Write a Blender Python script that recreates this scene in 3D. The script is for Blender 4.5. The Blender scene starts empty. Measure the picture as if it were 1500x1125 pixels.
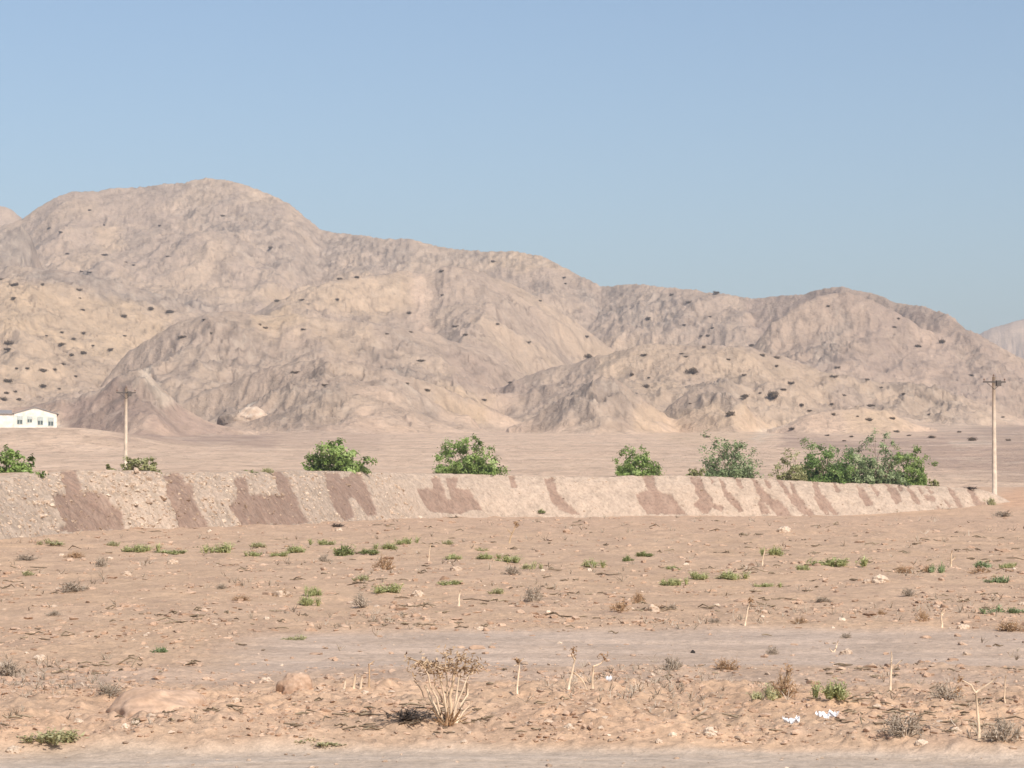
import bpy, math, random
import numpy as np
from math import radians as R

random.seed(7)
RNG = np.random.default_rng(11)
sc = bpy.context.scene
COL = sc.collection
F32 = np.float32

# ------------------------------------------------------------------ camera
FPX = 3500.0                    # focal length in photo pixels (1500 wide)
CAM_H = 1.7
HOR = 721.0                     # row of the level line in the photograph
PITCH = math.atan((HOR - 562.5) / FPX)
CP, SP = math.cos(PITCH), math.sin(PITCH)

cam = bpy.data.cameras.new("camera")
cam.sensor_width = 36.0
cam.lens = 36.0 * FPX / 1500.0
cam.clip_start, cam.clip_end = 0.1, 20000.0
cam_o = bpy.data.objects.new("camera", cam)
cam_o.location = (0, 0, CAM_H)
cam_o.rotation_euler = (math.pi / 2 + PITCH, 0, 0)
COL.objects.link(cam_o)
sc.camera = cam_o


def ray(px, py):
    """photo pixel -> (azimuth from +Y towards +X, rise per metre of level distance)"""
    a = (px - 750.0) / FPX
    b = (562.5 - py) / FPX
    x, y, z = a, CP - b * SP, SP + b * CP
    return math.atan2(x, y), z / math.hypot(x, y)


def project(X, Y, Z):
    Zc = Z - CAM_H
    d = Y * CP + Zc * SP
    d = np.where(np.abs(d) < 1e-3, 1e-3, d)
    v = -Y * SP + Zc * CP
    px = 750.0 + FPX * X / d
    py = 562.5 - FPX * v / d
    return np.where(d > 0, px, -9999.0), py


# ------------------------------------------------------------------ noise
_P = np.random.default_rng(3).permutation(4096).astype(np.int64)
_G = np.random.default_rng(4).uniform(0, 2 * np.pi, 4096)
_GX, _GY = np.cos(_G).astype(F32), np.sin(_G).astype(F32)


def pnoise(x, y, seed=0):
    xi = np.floor(x).astype(np.int64)
    yi = np.floor(y).astype(np.int64)
    fx = (x - xi).astype(F32)
    fy = (y - yi).astype(F32)
    u = fx * fx * fx * (fx * (fx * 6 - 15) + 10)
    v = fy * fy * fy * (fy * (fy * 6 - 15) + 10)

    def g(ix, iy, dx, dy):
        h = _P[(_P[(ix + seed * 37) & 4095] + iy) & 4095]
        return _GX[h] * dx + _GY[h] * dy
    a = g(xi, yi, fx, fy)
    b = g(xi + 1, yi, fx - 1, fy)
    c = g(xi, yi + 1, fx, fy - 1)
    d = g(xi + 1, yi + 1, fx - 1, fy - 1)
    ab = a + u * (b - a)
    return (ab + v * (c + u * (d - c) - ab)) * 1.5


def fbm(x, y, oct=4, seed=0, gain=0.5):
    s, a = 0.0, 1.0
    for i in range(oct):
        s = s + a * pnoise(x * 2 ** i + 17.3 * i, y * 2 ** i - 9.1 * i, seed + i)
        a *= gain
    return s


def ridged(x, y, oct=5, seed=0, gain=0.5):
    s, a, w = 0.0, 1.0, 1.0
    for i in range(oct):
        n = 1.0 - np.abs(pnoise(x * 2 ** i + 5.7 * i, y * 2 ** i + 3.3 * i, seed + i))
        n = n * n * w
        s = s + a * n
        w = np.clip(n * 1.4, 0, 1)
        a *= gain
    return s


def sstep(a, b, x):
    t = np.clip((x - a) / (b - a), 0, 1)
    return t * t * (3 - 2 * t)


def poly_mask(px, py, poly, soft, grow=0.0):
    """1 inside the outline, 0 outside, fading over `soft` either side of it"""
    P = np.array(poly, float)
    out = np.zeros(px.shape, F32)
    m_ = soft + grow
    sel = ((px > P[:, 0].min() - m_) & (px < P[:, 0].max() + m_) &
           (py > P[:, 1].min() - m_) & (py < P[:, 1].max() + m_))
    if not sel.any():
        return out
    x, y = px[sel], py[sel]
    d2 = np.full(x.shape, 1e12)
    ins = np.zeros(x.shape, bool)
    n = len(P)
    for i in range(n):
        x0, y0 = P[i]
        x1, y1 = P[(i + 1) % n]
        ex, ey = x1 - x0, y1 - y0
        t = np.clip(((x - x0) * ex + (y - y0) * ey) / max(ex * ex + ey * ey, 1e-9), 0, 1)
        d2 = np.minimum(d2, (x - x0 - t * ex) ** 2 + (y - y0 - t * ey) ** 2)
        c = (y0 > y) != (y1 > y)
        if y1 != y0:
            ins ^= c & (x < (x1 - x0) * (y - y0) / (y1 - y0) + x0)
    d = np.sqrt(d2) * np.where(ins, 1, -1)
    out[sel] = sstep(-soft, soft, d + grow)
    return out


# ------------------------------------------------------------------ mesh helpers
def mesh_from(name, V, faces_flat, nper, mat, parent=None, smooth=True, attrs=None, loc=None):
    me = bpy.data.meshes.new(name)
    V = np.asarray(V, F32).reshape(-1, 3)
    ff = np.asarray(faces_flat, np.int32).ravel()
    if np.isscalar(nper):
        nf = len(ff) // nper
        starts = np.arange(nf, dtype=np.int32) * nper
    else:
        nper = np.asarray(nper, np.int32)
        nf = len(nper)
        starts = np.concatenate([[0], np.cumsum(nper)[:-1]]).astype(np.int32)
    me.vertices.add(len(V))
    me.vertices.foreach_set("co", V.ravel())
    me.loops.add(len(ff))
    me.loops.foreach_set("vertex_index", ff)
    me.polygons.add(nf)
    me.polygons.foreach_set("loop_start", starts)
    me.polygons.foreach_set("use_smooth", np.full(nf, smooth, bool))
    if attrs:
        for k, a in attrs.items():
            a = np.asarray(a, F32)
            if a.ndim == 2:
                at = me.attributes.new(k, 'FLOAT_COLOR', 'POINT')
                if a.shape[1] == 3:
                    a = np.concatenate([a, np.ones((len(a), 1), F32)], 1)
                at.data.foreach_set("color", a.ravel())
            else:
                at = me.attributes.new(k, 'FLOAT', 'POINT')
                at.data.foreach_set("value", a.ravel())
    me.update(calc_edges=True)
    me.materials.append(mat)
    o = bpy.data.objects.new(name, me)
    if loc is not None:
        o.location = loc
    COL.objects.link(o)
    if parent is not None:
        o.parent = parent
    return o


class MB:
    """collects tubes, boxes and leaves and links them as ONE mesh object"""

    def __init__(self):
        self.v, self.f, self.n, self.t, self.c = [], [], [], 0, []

    def add(self, V, faces, tone=0.5):
        V = np.asarray(V, float).reshape(-1, 3)
        for f in faces:
            self.f.extend(int(i) + self.t for i in f)
            self.n.append(len(f))
        self.v.append(V)
        tn = np.full(len(V), tone) if np.isscalar(tone) else np.asarray(tone)
        self.c.append(tn)
        self.t += len(V)
        return self

    def tube(self, pts, rad, sides=6, cap=True, tone=0.5):
        pts = [np.array(p, float) for p in pts]
        n = len(pts)
        V = []
        for i, p in enumerate(pts):
            d = pts[min(i + 1, n - 1)] - pts[max(i - 1, 0)]
            d = d / (np.linalg.norm(d) + 1e-9)
            up = np.array([0, 0, 1.0]) if abs(d[2]) < 0.9 else np.array([1.0, 0, 0])
            a = np.cross(d, up)
            a /= np.linalg.norm(a)
            b = np.cross(d, a)
            r = rad[i] if hasattr(rad, '__len__') else rad
            for k in range(sides):
                an = 2 * math.pi * k / sides
                V.append(p + r * (math.cos(an) * a + math.sin(an) * b))
        Fc = []
        for i in range(n - 1):
            for k in range(sides):
                k2 = (k + 1) % sides
                Fc.append((i * sides + k, i * sides + k2, (i + 1) * sides + k2, (i + 1) * sides + k))
        if cap:
            Fc.append(tuple(range(sides)))
            Fc.append(tuple(range((n - 1) * sides, n * sides))[::-1])
        return self.add(V, Fc, tone)

    def box(self, x0, x1, y0, y1, z0, z1, tone=0.5):
        V = [(x, y, z) for z in (z0, z1) for y in (y0, y1) for x in (x0, x1)]
        return self.add(V, [(0, 2, 3, 1), (4, 5, 7, 6), (0, 1, 5, 4), (2, 6, 7, 3), (0, 4, 6, 2), (1, 3, 7, 5)], tone)

    def leaves(self, C, N, L, W, tone, rng, fold=0.25):
        """diamond leaves: centres C, rough normals N, lengths L, widths W"""
        n = len(C)
        N = N / (np.linalg.norm(N, axis=1, keepdims=True) + 1e-9)
        T = rng.normal(size=(n, 3))
        T -= N * (T * N).sum(1, keepdims=True)
        T /= np.linalg.norm(T, axis=1, keepdims=True) + 1e-9
        B = np.cross(N, T)
        L = np.asarray(L).reshape(-1, 1)
        W = np.asarray(W).reshape(-1, 1)
        p0 = C - T * L * 0.5
        p1 = C + B * W * 0.5 + N * W * fold
        p2 = C + T * L * 0.5
        p3 = C - B * W * 0.5 + N * W * fold
        V = np.stack([p0, p1, p2, p3], 1).reshape(-1, 3)
        i = np.arange(n) * 4 + self.t
        Fq = np.stack([i, i + 1, i + 2, i, i + 2, i + 3], 1).ravel()
        self.f.extend(Fq.tolist())
        self.n.extend([3] * (2 * n))
        self.v.append(V)
        self.c.append(np.repeat(np.asarray(tone), 4))
        self.t += 4 * n
        return self

    def build(self, name, mat, parent=None, smooth=False, loc=None):
        V = np.concatenate(self.v)
        return mesh_from(name, V, self.f, self.n, mat, parent, smooth, {"tone": np.concatenate(self.c)}, loc)


def tag(o, label=None, cat=None, group=None, kind=None):
    if label:
        o["label"] = label
    if cat:
        o["category"] = cat
    if group:
        o["group"] = group
    if kind:
        o["kind"] = kind
    return o


def empty(name, loc, rz=0.0):
    o = bpy.data.objects.new(name, None)
    o.location = loc
    o.rotation_euler = (0, 0, rz)
    o.empty_display_size = 0.2
    COL.objects.link(o)
    return o


# ------------------------------------------------------------------ materials
def new_mat(name):
    m = bpy.data.materials.new(name)
    m.use_nodes = True
    nt = m.node_tree
    b = nt.nodes["Principled BSDF"]
    b.inputs["Roughness"].default_value = 0.95
    if "Specular IOR Level" in b.inputs:
        b.inputs["Specular IOR Level"].default_value = 0.15
    return m, nt, b


def ramp(nt, fac, stops):
    r = nt.nodes.new("ShaderNodeValToRGB")
    e = r.color_ramp.elements
    while len(e) < len(stops):
        e.new(0.5)
    for el, (p, c) in zip(e, stops):
        el.position = p
        el.color = (*c, 1)
    nt.links.new(fac, r.inputs[0])
    return r.outputs[0]


def tex_noise(nt, vec, scale, detail=5, rough=0.6, dist=0.0):
    n = nt.nodes.new("ShaderNodeTexNoise")
    n.inputs["Scale"].default_value = scale
    n.inputs["Detail"].default_value = detail
    n.inputs["Roughness"].default_value = rough
    n.inputs["Distortion"].default_value = dist
    nt.links.new(vec, n.inputs["Vector"])
    return n.outputs["Fac"]


def mixc(nt, a, b, fac, mode='MIX'):
    m = nt.nodes.new("ShaderNodeMix")
    m.data_type = 'RGBA'
    m.blend_type = mode
    if isinstance(fac, float):
        m.inputs[0].default_value = fac
    else:
        nt.links.new(fac, m.inputs[0])
    for s, i in ((a, 6), (b, 7)):
        if isinstance(s, tuple):
            m.inputs[i].default_value = (*s, 1)
        else:
            nt.links.new(s, m.inputs[i])
    return m.outputs[2]


def add_bump(nt, b, h, strength, dist):
    bm = nt.nodes.new("ShaderNodeBump")
    bm.inputs["Strength"].default_value = strength
    bm.inputs["Distance"].default_value = dist
    nt.links.new(h, bm.inputs["Height"])
    nt.links.new(bm.outputs[0], b.inputs["Normal"])


def earth_mat(name, scales, bump_d, lo=0.78, hi=1.22):
    """soil or rock: the surface's own colour from the mesh, speckled by noise of several sizes"""
    m, nt, b = new_mat(name)
    at = nt.nodes.new("ShaderNodeAttribute")
    at.attribute_name = "soil"
    geo = nt.nodes.new("ShaderNodeNewGeometry")
    col = at.outputs["Color"]
    hs = []
    for i, s in enumerate(scales):
        f = tex_noise(nt, geo.outputs["Position"], s, 6, 0.65, 0.3)
        hs.append(f)
        k = 1.0 if i == 0 else 0.8
        c = ramp(nt, f, [(0.28, tuple([1 - (1 - lo) * k] * 3)), (0.5, (1, 1, 1)), (0.75, tuple([1 + (hi - 1) * k] * 3))])
        col = mixc(nt, col, c, 1.0, 'MULTIPLY')
    nt.links.new(col, b.inputs["Base Color"])
    ad = nt.nodes.new("ShaderNodeMath")
    ad.operation = 'ADD'
    nt.links.new(hs[0], ad.inputs[0])
    nt.links.new(hs[-1], ad.inputs[1])
    add_bump(nt, b, ad.outputs[0], 0.9, bump_d)
    return m


def tone_mat(name, dark, mid, light, rough=0.8, trans=0.0, bump=None):
    """colour by each piece's own tone"""
    m, nt, b = new_mat(name)
    at = nt.nodes.new("ShaderNodeAttribute")
    at.attribute_name = "tone"
    c = ramp(nt, at.outputs["Fac"], [(0.0, dark), (0.5, mid), (1.0, light)])
    geo = nt.nodes.new("ShaderNodeNewGeometry")
    f = tex_noise(nt, geo.outputs["Position"], bump or 9.0, 4)
    v = ramp(nt, f, [(0.3, (0.8,) * 3), (0.7, (1.2,) * 3)])
    c = mixc(nt, c, v, 1.0, 'MULTIPLY')
    nt.links.new(c, b.inputs["Base Color"])
    b.inputs["Roughness"].default_value = rough
    if bump:
        add_bump(nt, b, f, 0.5, 0.01)
    if trans:
        tr = nt.nodes.new("ShaderNodeBsdfTranslucent")
        nt.links.new(c, tr.inputs["Color"])
        mx = nt.nodes.new("ShaderNodeMixShader")
        mx.inputs[0].default_value = trans
        nt.links.new(b.outputs[0], mx.inputs[1])
        nt.links.new(tr.outputs[0], mx.inputs[2])
        nt.links.new(mx.outputs[0], nt.nodes["Material Output"].inputs["Surface"])
    return m


M = {}
M['ground'] = earth_mat("ground_soil", (9.0, 40.0, 0.7), 0.03)
M['hills'] = earth_mat("hill_rock", (0.07, 0.5), 1.2, 0.84, 1.16)
M['bank'] = earth_mat("bank_rubble", (4.5, 1.3), 0.10, 0.72, 1.2)
M['leaf'] = tone_mat("leaf_green", (.085, .12, .03), (.26, .36, .10), (.50, .60, .27), 0.55, 0.35)
M['leaf_deep'] = tone_mat("leaf_deep_green", (.06, .09, .025), (.19, .295, .085), (.41, .51, .22), 0.55, 0.35)
M['leaf_olive'] = tone_mat("leaf_olive", (.15, .145, .055), (.33, .33, .15), (.50, .49, .28), 0.7, 0.3)
M['leaf_blue'] = tone_mat("leaf_grey_green", (.08, .11, .05), (.25, .315, .15), (.47, .52, .32), 0.65, 0.3)
M['scrub'] = tone_mat("dark_scrub", (.075, .05, .03), (.125, .088, .055), (.20, .15, .10))
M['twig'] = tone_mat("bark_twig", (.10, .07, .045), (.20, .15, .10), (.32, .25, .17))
M['straw'] = tone_mat("dry_straw", (.30, .19, .11), (.50, .355, .23), (.70, .55, .40))
M['straw_brown'] = tone_mat("dry_leaf", (.22, .12, .06), (.45, .29, .17), (.62, .45, .29), 0.9, 0.2)
M['dry_grey'] = tone_mat("dry_grey_twig", (.20, .155, .115), (.34, .275, .21), (.48, .40, .32))
M['stone'] = tone_mat("stone", (.25, .175, .125), (.43, .315, .23), (.62, .51, .40), 0.9, 0, 14.0)
M['clod'] = tone_mat("earth_clod", (.31, .20, .135), (.42, .285, .20), (.51, .365, .265), 0.95, 0, 18.0)
M['concrete'] = tone_mat("pole_concrete", (.38, .31, .24), (.56, .46, .36), (.68, .58, .47), 0.9, 0, 2.0)
M['steel'] = tone_mat("dark_steel", (.06, .05, .045), (.10, .085, .075), (.18, .16, .14), 0.7)
M['ceramic'] = tone_mat("insulator_ceramic", (.10, .05, .035), (.16, .09, .06), (.25, .15, .1), 0.3)
M['plaster'] = tone_mat("white_plaster", (.60, .545, .475), (.70, .64, .56), (.76, .70, .62), 0.9, 0, 1.5)
M['roofing'] = tone_mat("grey_roofing", (.16, .14, .13), (.26, .24, .23), (.4, .37, .35), 0.8)
M['winglass'] = tone_mat("window_glass", (.05, .06, .06), (.09, .11, .11), (.16, .18, .18), 0.15)
M['winframe'] = tone_mat("window_frame", (.3, .32, .3), (.42, .45, .42), (.5, .5, .5), 0.6)
M['plastic'] = tone_mat("white_plastic", (.72, .72, .74), (.86, .86, .88), (.95, .95, .95), 0.4, 0.2)
M['rubber'] = tone_mat("black_rubber", (.015, .013, .012), (.03, .026, .024), (.05, .045, .04), 0.8)

# ------------------------------------------------------------------ terrain
NC = 1200
az_in = np.linspace(R(-14.2), R(14.2), NC)
az_l = -R(14.2) - np.cumsum(np.linspace(R(0.15), R(6.9), 47))
az_l = az_l[az_l > -math.pi]
AZ = np.concatenate([[-math.pi], az_l[::-1], az_in, -az_l, [math.pi]])


def growth(a, b, s0, s1):
    out, x = [], a
    while x < b:
        out.append(x)
        t = (x - a) / (b - a)
        x += s0 + (s1 - s0) * t
    return out


RN = np.array([0.3, 1, 2, 4, 7] + growth(9, 14, 0.3, 0.06) + growth(14, 32, 0.028, 0.07) +
              growth(32, 75, 0.08, 0.25) + growth(75, 215, 0.26, 1.2) + [215.0])
RF = np.array(growth(215, 480, 1.2, 1.5) + growth(480, 1560, 1.5, 2.4) + growth(1560, 2200, 8, 20) +
              growth(2200, 3300, 9, 24) + [3300.0])


def L_(pts, D, wf, wb, p=1.25, ext=70, jag=0.0):
    return dict(pts=pts, D=D, wf=wf, wb=wb, p=p, ext=ext)


# every ridge of the massif: its crest as seen, its distance (per crest point or one), front and back widths per metre of height
LAYERS = [
    L_([(-700, 430), (-350, 380), (-150, 335), (-60, 312), (0, 300), (15, 303), (33, 318), (60, 345), (110, 400)], 1900, 1.5, 2, ext=120),
    L_([(1360, 530), (1400, 505), (1432, 490), (1450, 480), (1475, 471), (1500, 466), (1580, 452), (1700, 440), (1900, 470), (2300, 500)], 2700, 2.0, 2, ext=200),
    # skyline
    L_([(-900, 470), (-500, 420), (-120, 350), (-20, 335), (33, 318), (60, 300), (85, 287), (110, 279), (150, 277), (175, 271), (200, 270), (240, 266),
        (270, 264), (300, 260), (325, 263), (350, 268), (380, 279), (410, 288), (430, 300), (450, 318), (468, 333), (480, 337),
        (520, 339), (560, 344), (600, 344), (620, 350), (650, 356), (700, 364), (735, 366), (770, 371), (800, 375), (830, 388),
        (860, 403), (880, 414), (905, 414), (940, 413), (980, 421), (1020, 426), (1060, 430), (1105, 432), (1140, 429),
        (1180, 427), (1200, 421), (1232, 413), (1250, 419), (1275, 423), (1310, 436), (1350, 447), (1385, 460), (1400, 470),
        (1415, 481), (1432, 488), (1460, 500), (1500, 522), (1560, 545), (1700, 570), (2100, 600), (2600, 640)],
       [(-900, 1600), (300, 1500), (480, 1430), (880, 1270), (1230, 1150), (1430, 1080), (2600, 950)], 2.9, 2.0, 1.15, ext=300),
    L_([(-160, 352), (-60, 345), (0, 340), (20, 335), (33, 330), (46, 345), (53, 366), (62, 392), (78, 420), (120, 480)], 1230, 1.5, 1.6, 1.0, ext=8),
    # dark descending ridge on the left with pale sand below it
    L_([(-500, 400), (-100, 378), (0, 385), (60, 390), (110, 397), (150, 405), (200, 415), (250, 431), (300, 450), (350, 472), (420, 500)],
       1060, 3.6, 1.6, 1.1, ext=90),
    # two rounded shoulders under the saddle
    L_([(360, 460), (400, 440), (440, 424), (480, 411), (530, 402), (575, 396), (600, 396), (630, 408), (670, 432), (720, 470), (770, 500)], 1090, 3.2, 1.6, 1.2),
    L_([(590, 420), (625, 402), (650, 389), (680, 387), (705, 394), (745, 412), (790, 436), (830, 462), (870, 490), (920, 520)], 1135, 3.2, 1.6, 1.2),
    # spur of the east summit
    L_([(1130, 470), (1170, 440), (1205, 424), (1240, 420), (1275, 432), (1330, 462), (1390, 505), (1450, 550), (1500, 580)], 1060, 2.4, 1.6, 1.1, ext=90),
    # long purple shoulder
    L_([(120, 600), (150, 560), (165, 530), (190, 506), (230, 482), (260, 467), (300, 457), (340, 455), (400, 462), (480, 465), (540, 470),
        (600, 480), (640, 492), (700, 512), (740, 532), (800, 565), (850, 590)], 860, 3.0, 1.5, 1.15, ext=40),
    # pale dotted apron below the east summit
    L_([(560, 622), (640, 600), (720, 574), (790, 546), (860, 523), (950, 503), (1030, 499), (1100, 508), (1140, 520), (1200, 545), (1260, 556), (1350, 563), (1400, 576),
        (1450, 592), (1500, 613), (1600, 640), (1900, 650)], 830, 4.6, 1.5, 1.1, ext=60),
    # broad smooth swell in the middle
    L_([(230, 590), (300, 560), (400, 530), (480, 520), (560, 530), (640, 553), (700, 578), (760, 610), (810, 640)], 690, 4.4, 1.5, 1.2),
    # crag streak
    L_([(535, 575), (552, 552), (566, 545), (590, 555), (620, 575), (650, 592), (690, 605)], 670, 2.4, 1.4, 1.0, ext=20),
    # rocky outcrops near the plain
    L_([(745, 628), (775, 609), (805, 592), (850, 565), (880, 548), (908, 555), (932, 573), (960, 592), (990, 613), (1020, 635)], 610, 1.9, 1.4, 1.1, ext=30),
    L_([(950, 618), (985, 582), (1010, 566), (1040, 553), (1060, 560), (1090, 586), (1112, 606), (1140, 632)], 645, 2.6, 1.4, 1.1, ext=30),
    L_([(1090, 650), (1130, 632), (1180, 606), (1230, 596), (1262, 592), (1300, 600), (1350, 626), (1400, 640), (1450, 648), (1520, 655), (1700, 665)],
       600, 3.4, 1.5, 1.15, ext=60),
    # brown talus hill behind the white building
    L_([(-400, 610), (-100, 596), (0, 596), (60, 590), (100, 582), (150, 562), (178, 548), (200, 542), (216, 545), (235, 566), (262, 592), (300, 611), (360, 632), (430, 648)],
       560, 2.6, 1.5, 1.2, ext=60),
]
for l in LAYERS:
    q = [ray(x, y) for x, y in l['pts']]
    a = [t[0] for t in q]
    e = [t[1] for t in q]
    d0 = max(l['ext'], 0.9 * (690 - l['pts'][0][1])) / FPX
    d1 = max(l['ext'], 0.9 * (690 - l['pts'][-1][1])) / FPX
    l['a'] = np.array([a[0] - d0] + a + [a[-1] + d1])
    l['e'] = np.array([-0.004] + e + [-0.004])
    if isinstance(l['D'], (int, float)):
        l['Da'], l['Dv'] = np.array([0.0]), np.array([float(l['D'])])
    else:
        l['Da'] = np.array([ray(x, 500)[0] for x, _ in l['D']])
        l['Dv'] = np.array([float(v) for _, v in l['D']])

PLAIN_R = [0, 120, 150, 184, 205, 250, 300, 400, 500, 700, 1000, 1500, 3300]
PLAIN_Z = [0, 0.0, -0.12, -0.16, 1.7, 3.4, 5.2, 9.1, 12.9, 20, 30, 40, 53]

BLD = np.array([-80.0, 395.0])          # ground point of the building's near gable corner, set below
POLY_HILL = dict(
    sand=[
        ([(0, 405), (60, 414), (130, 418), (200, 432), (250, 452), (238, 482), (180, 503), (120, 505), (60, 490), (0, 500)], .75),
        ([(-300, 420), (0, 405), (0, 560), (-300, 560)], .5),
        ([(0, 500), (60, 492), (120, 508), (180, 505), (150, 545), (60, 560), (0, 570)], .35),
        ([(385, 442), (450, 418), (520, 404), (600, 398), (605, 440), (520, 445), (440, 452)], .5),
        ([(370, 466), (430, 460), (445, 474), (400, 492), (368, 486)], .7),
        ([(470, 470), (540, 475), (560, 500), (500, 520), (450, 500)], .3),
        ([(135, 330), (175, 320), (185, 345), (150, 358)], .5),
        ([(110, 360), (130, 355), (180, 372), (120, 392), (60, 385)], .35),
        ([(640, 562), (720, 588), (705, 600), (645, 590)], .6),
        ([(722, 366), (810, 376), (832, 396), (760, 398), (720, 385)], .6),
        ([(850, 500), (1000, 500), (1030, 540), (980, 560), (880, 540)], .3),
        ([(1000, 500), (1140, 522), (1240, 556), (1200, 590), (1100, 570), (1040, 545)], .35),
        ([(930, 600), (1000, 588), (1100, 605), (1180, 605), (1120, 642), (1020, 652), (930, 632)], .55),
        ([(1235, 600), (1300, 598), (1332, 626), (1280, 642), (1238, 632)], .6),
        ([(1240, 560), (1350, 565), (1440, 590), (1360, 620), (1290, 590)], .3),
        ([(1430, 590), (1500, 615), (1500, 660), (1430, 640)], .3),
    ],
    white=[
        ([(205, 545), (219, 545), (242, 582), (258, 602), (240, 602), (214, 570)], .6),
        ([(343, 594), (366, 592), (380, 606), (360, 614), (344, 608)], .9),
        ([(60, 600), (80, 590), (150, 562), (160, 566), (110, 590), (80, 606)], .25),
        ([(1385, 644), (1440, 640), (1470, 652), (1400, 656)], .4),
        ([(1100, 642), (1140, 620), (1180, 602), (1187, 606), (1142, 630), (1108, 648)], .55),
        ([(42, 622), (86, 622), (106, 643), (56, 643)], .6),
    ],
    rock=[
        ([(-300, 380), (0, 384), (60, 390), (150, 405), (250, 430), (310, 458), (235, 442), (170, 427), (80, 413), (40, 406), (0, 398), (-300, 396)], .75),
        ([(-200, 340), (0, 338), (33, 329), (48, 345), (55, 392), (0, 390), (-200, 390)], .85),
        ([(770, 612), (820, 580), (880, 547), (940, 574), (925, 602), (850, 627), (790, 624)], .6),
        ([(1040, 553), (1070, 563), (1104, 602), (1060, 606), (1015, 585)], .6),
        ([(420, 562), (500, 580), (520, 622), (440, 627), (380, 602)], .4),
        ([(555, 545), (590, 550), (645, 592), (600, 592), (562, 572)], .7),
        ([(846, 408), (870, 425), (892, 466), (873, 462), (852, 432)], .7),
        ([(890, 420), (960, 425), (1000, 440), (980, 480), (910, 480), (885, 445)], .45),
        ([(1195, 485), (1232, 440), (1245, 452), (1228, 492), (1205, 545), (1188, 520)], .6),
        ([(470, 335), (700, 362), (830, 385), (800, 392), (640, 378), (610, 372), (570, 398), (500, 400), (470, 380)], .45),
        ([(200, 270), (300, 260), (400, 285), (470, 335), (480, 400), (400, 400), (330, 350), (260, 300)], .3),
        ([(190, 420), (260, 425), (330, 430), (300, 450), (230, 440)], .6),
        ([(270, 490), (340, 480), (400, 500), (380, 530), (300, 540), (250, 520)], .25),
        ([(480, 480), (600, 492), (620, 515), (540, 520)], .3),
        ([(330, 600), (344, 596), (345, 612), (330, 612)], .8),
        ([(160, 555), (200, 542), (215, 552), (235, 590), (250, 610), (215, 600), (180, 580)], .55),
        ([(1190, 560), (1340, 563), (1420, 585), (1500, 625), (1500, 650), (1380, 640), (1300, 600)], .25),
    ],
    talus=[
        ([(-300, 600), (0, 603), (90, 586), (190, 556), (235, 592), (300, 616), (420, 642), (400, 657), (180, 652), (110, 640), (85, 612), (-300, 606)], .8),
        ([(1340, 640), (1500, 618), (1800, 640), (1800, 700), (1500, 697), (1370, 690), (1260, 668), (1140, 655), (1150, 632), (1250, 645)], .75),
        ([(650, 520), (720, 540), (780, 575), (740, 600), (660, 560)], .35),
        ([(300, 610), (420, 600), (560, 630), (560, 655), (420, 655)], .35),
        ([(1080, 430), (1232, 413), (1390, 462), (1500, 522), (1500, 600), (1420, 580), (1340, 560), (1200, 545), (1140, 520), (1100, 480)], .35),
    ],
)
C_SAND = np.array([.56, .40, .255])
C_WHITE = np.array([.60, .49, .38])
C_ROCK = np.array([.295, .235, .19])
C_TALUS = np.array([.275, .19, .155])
C_HILL = np.array([.405, .30, .226])


def base_plain(r):
    return np.interp(r, PLAIN_R, PLAIN_Z)


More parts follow.
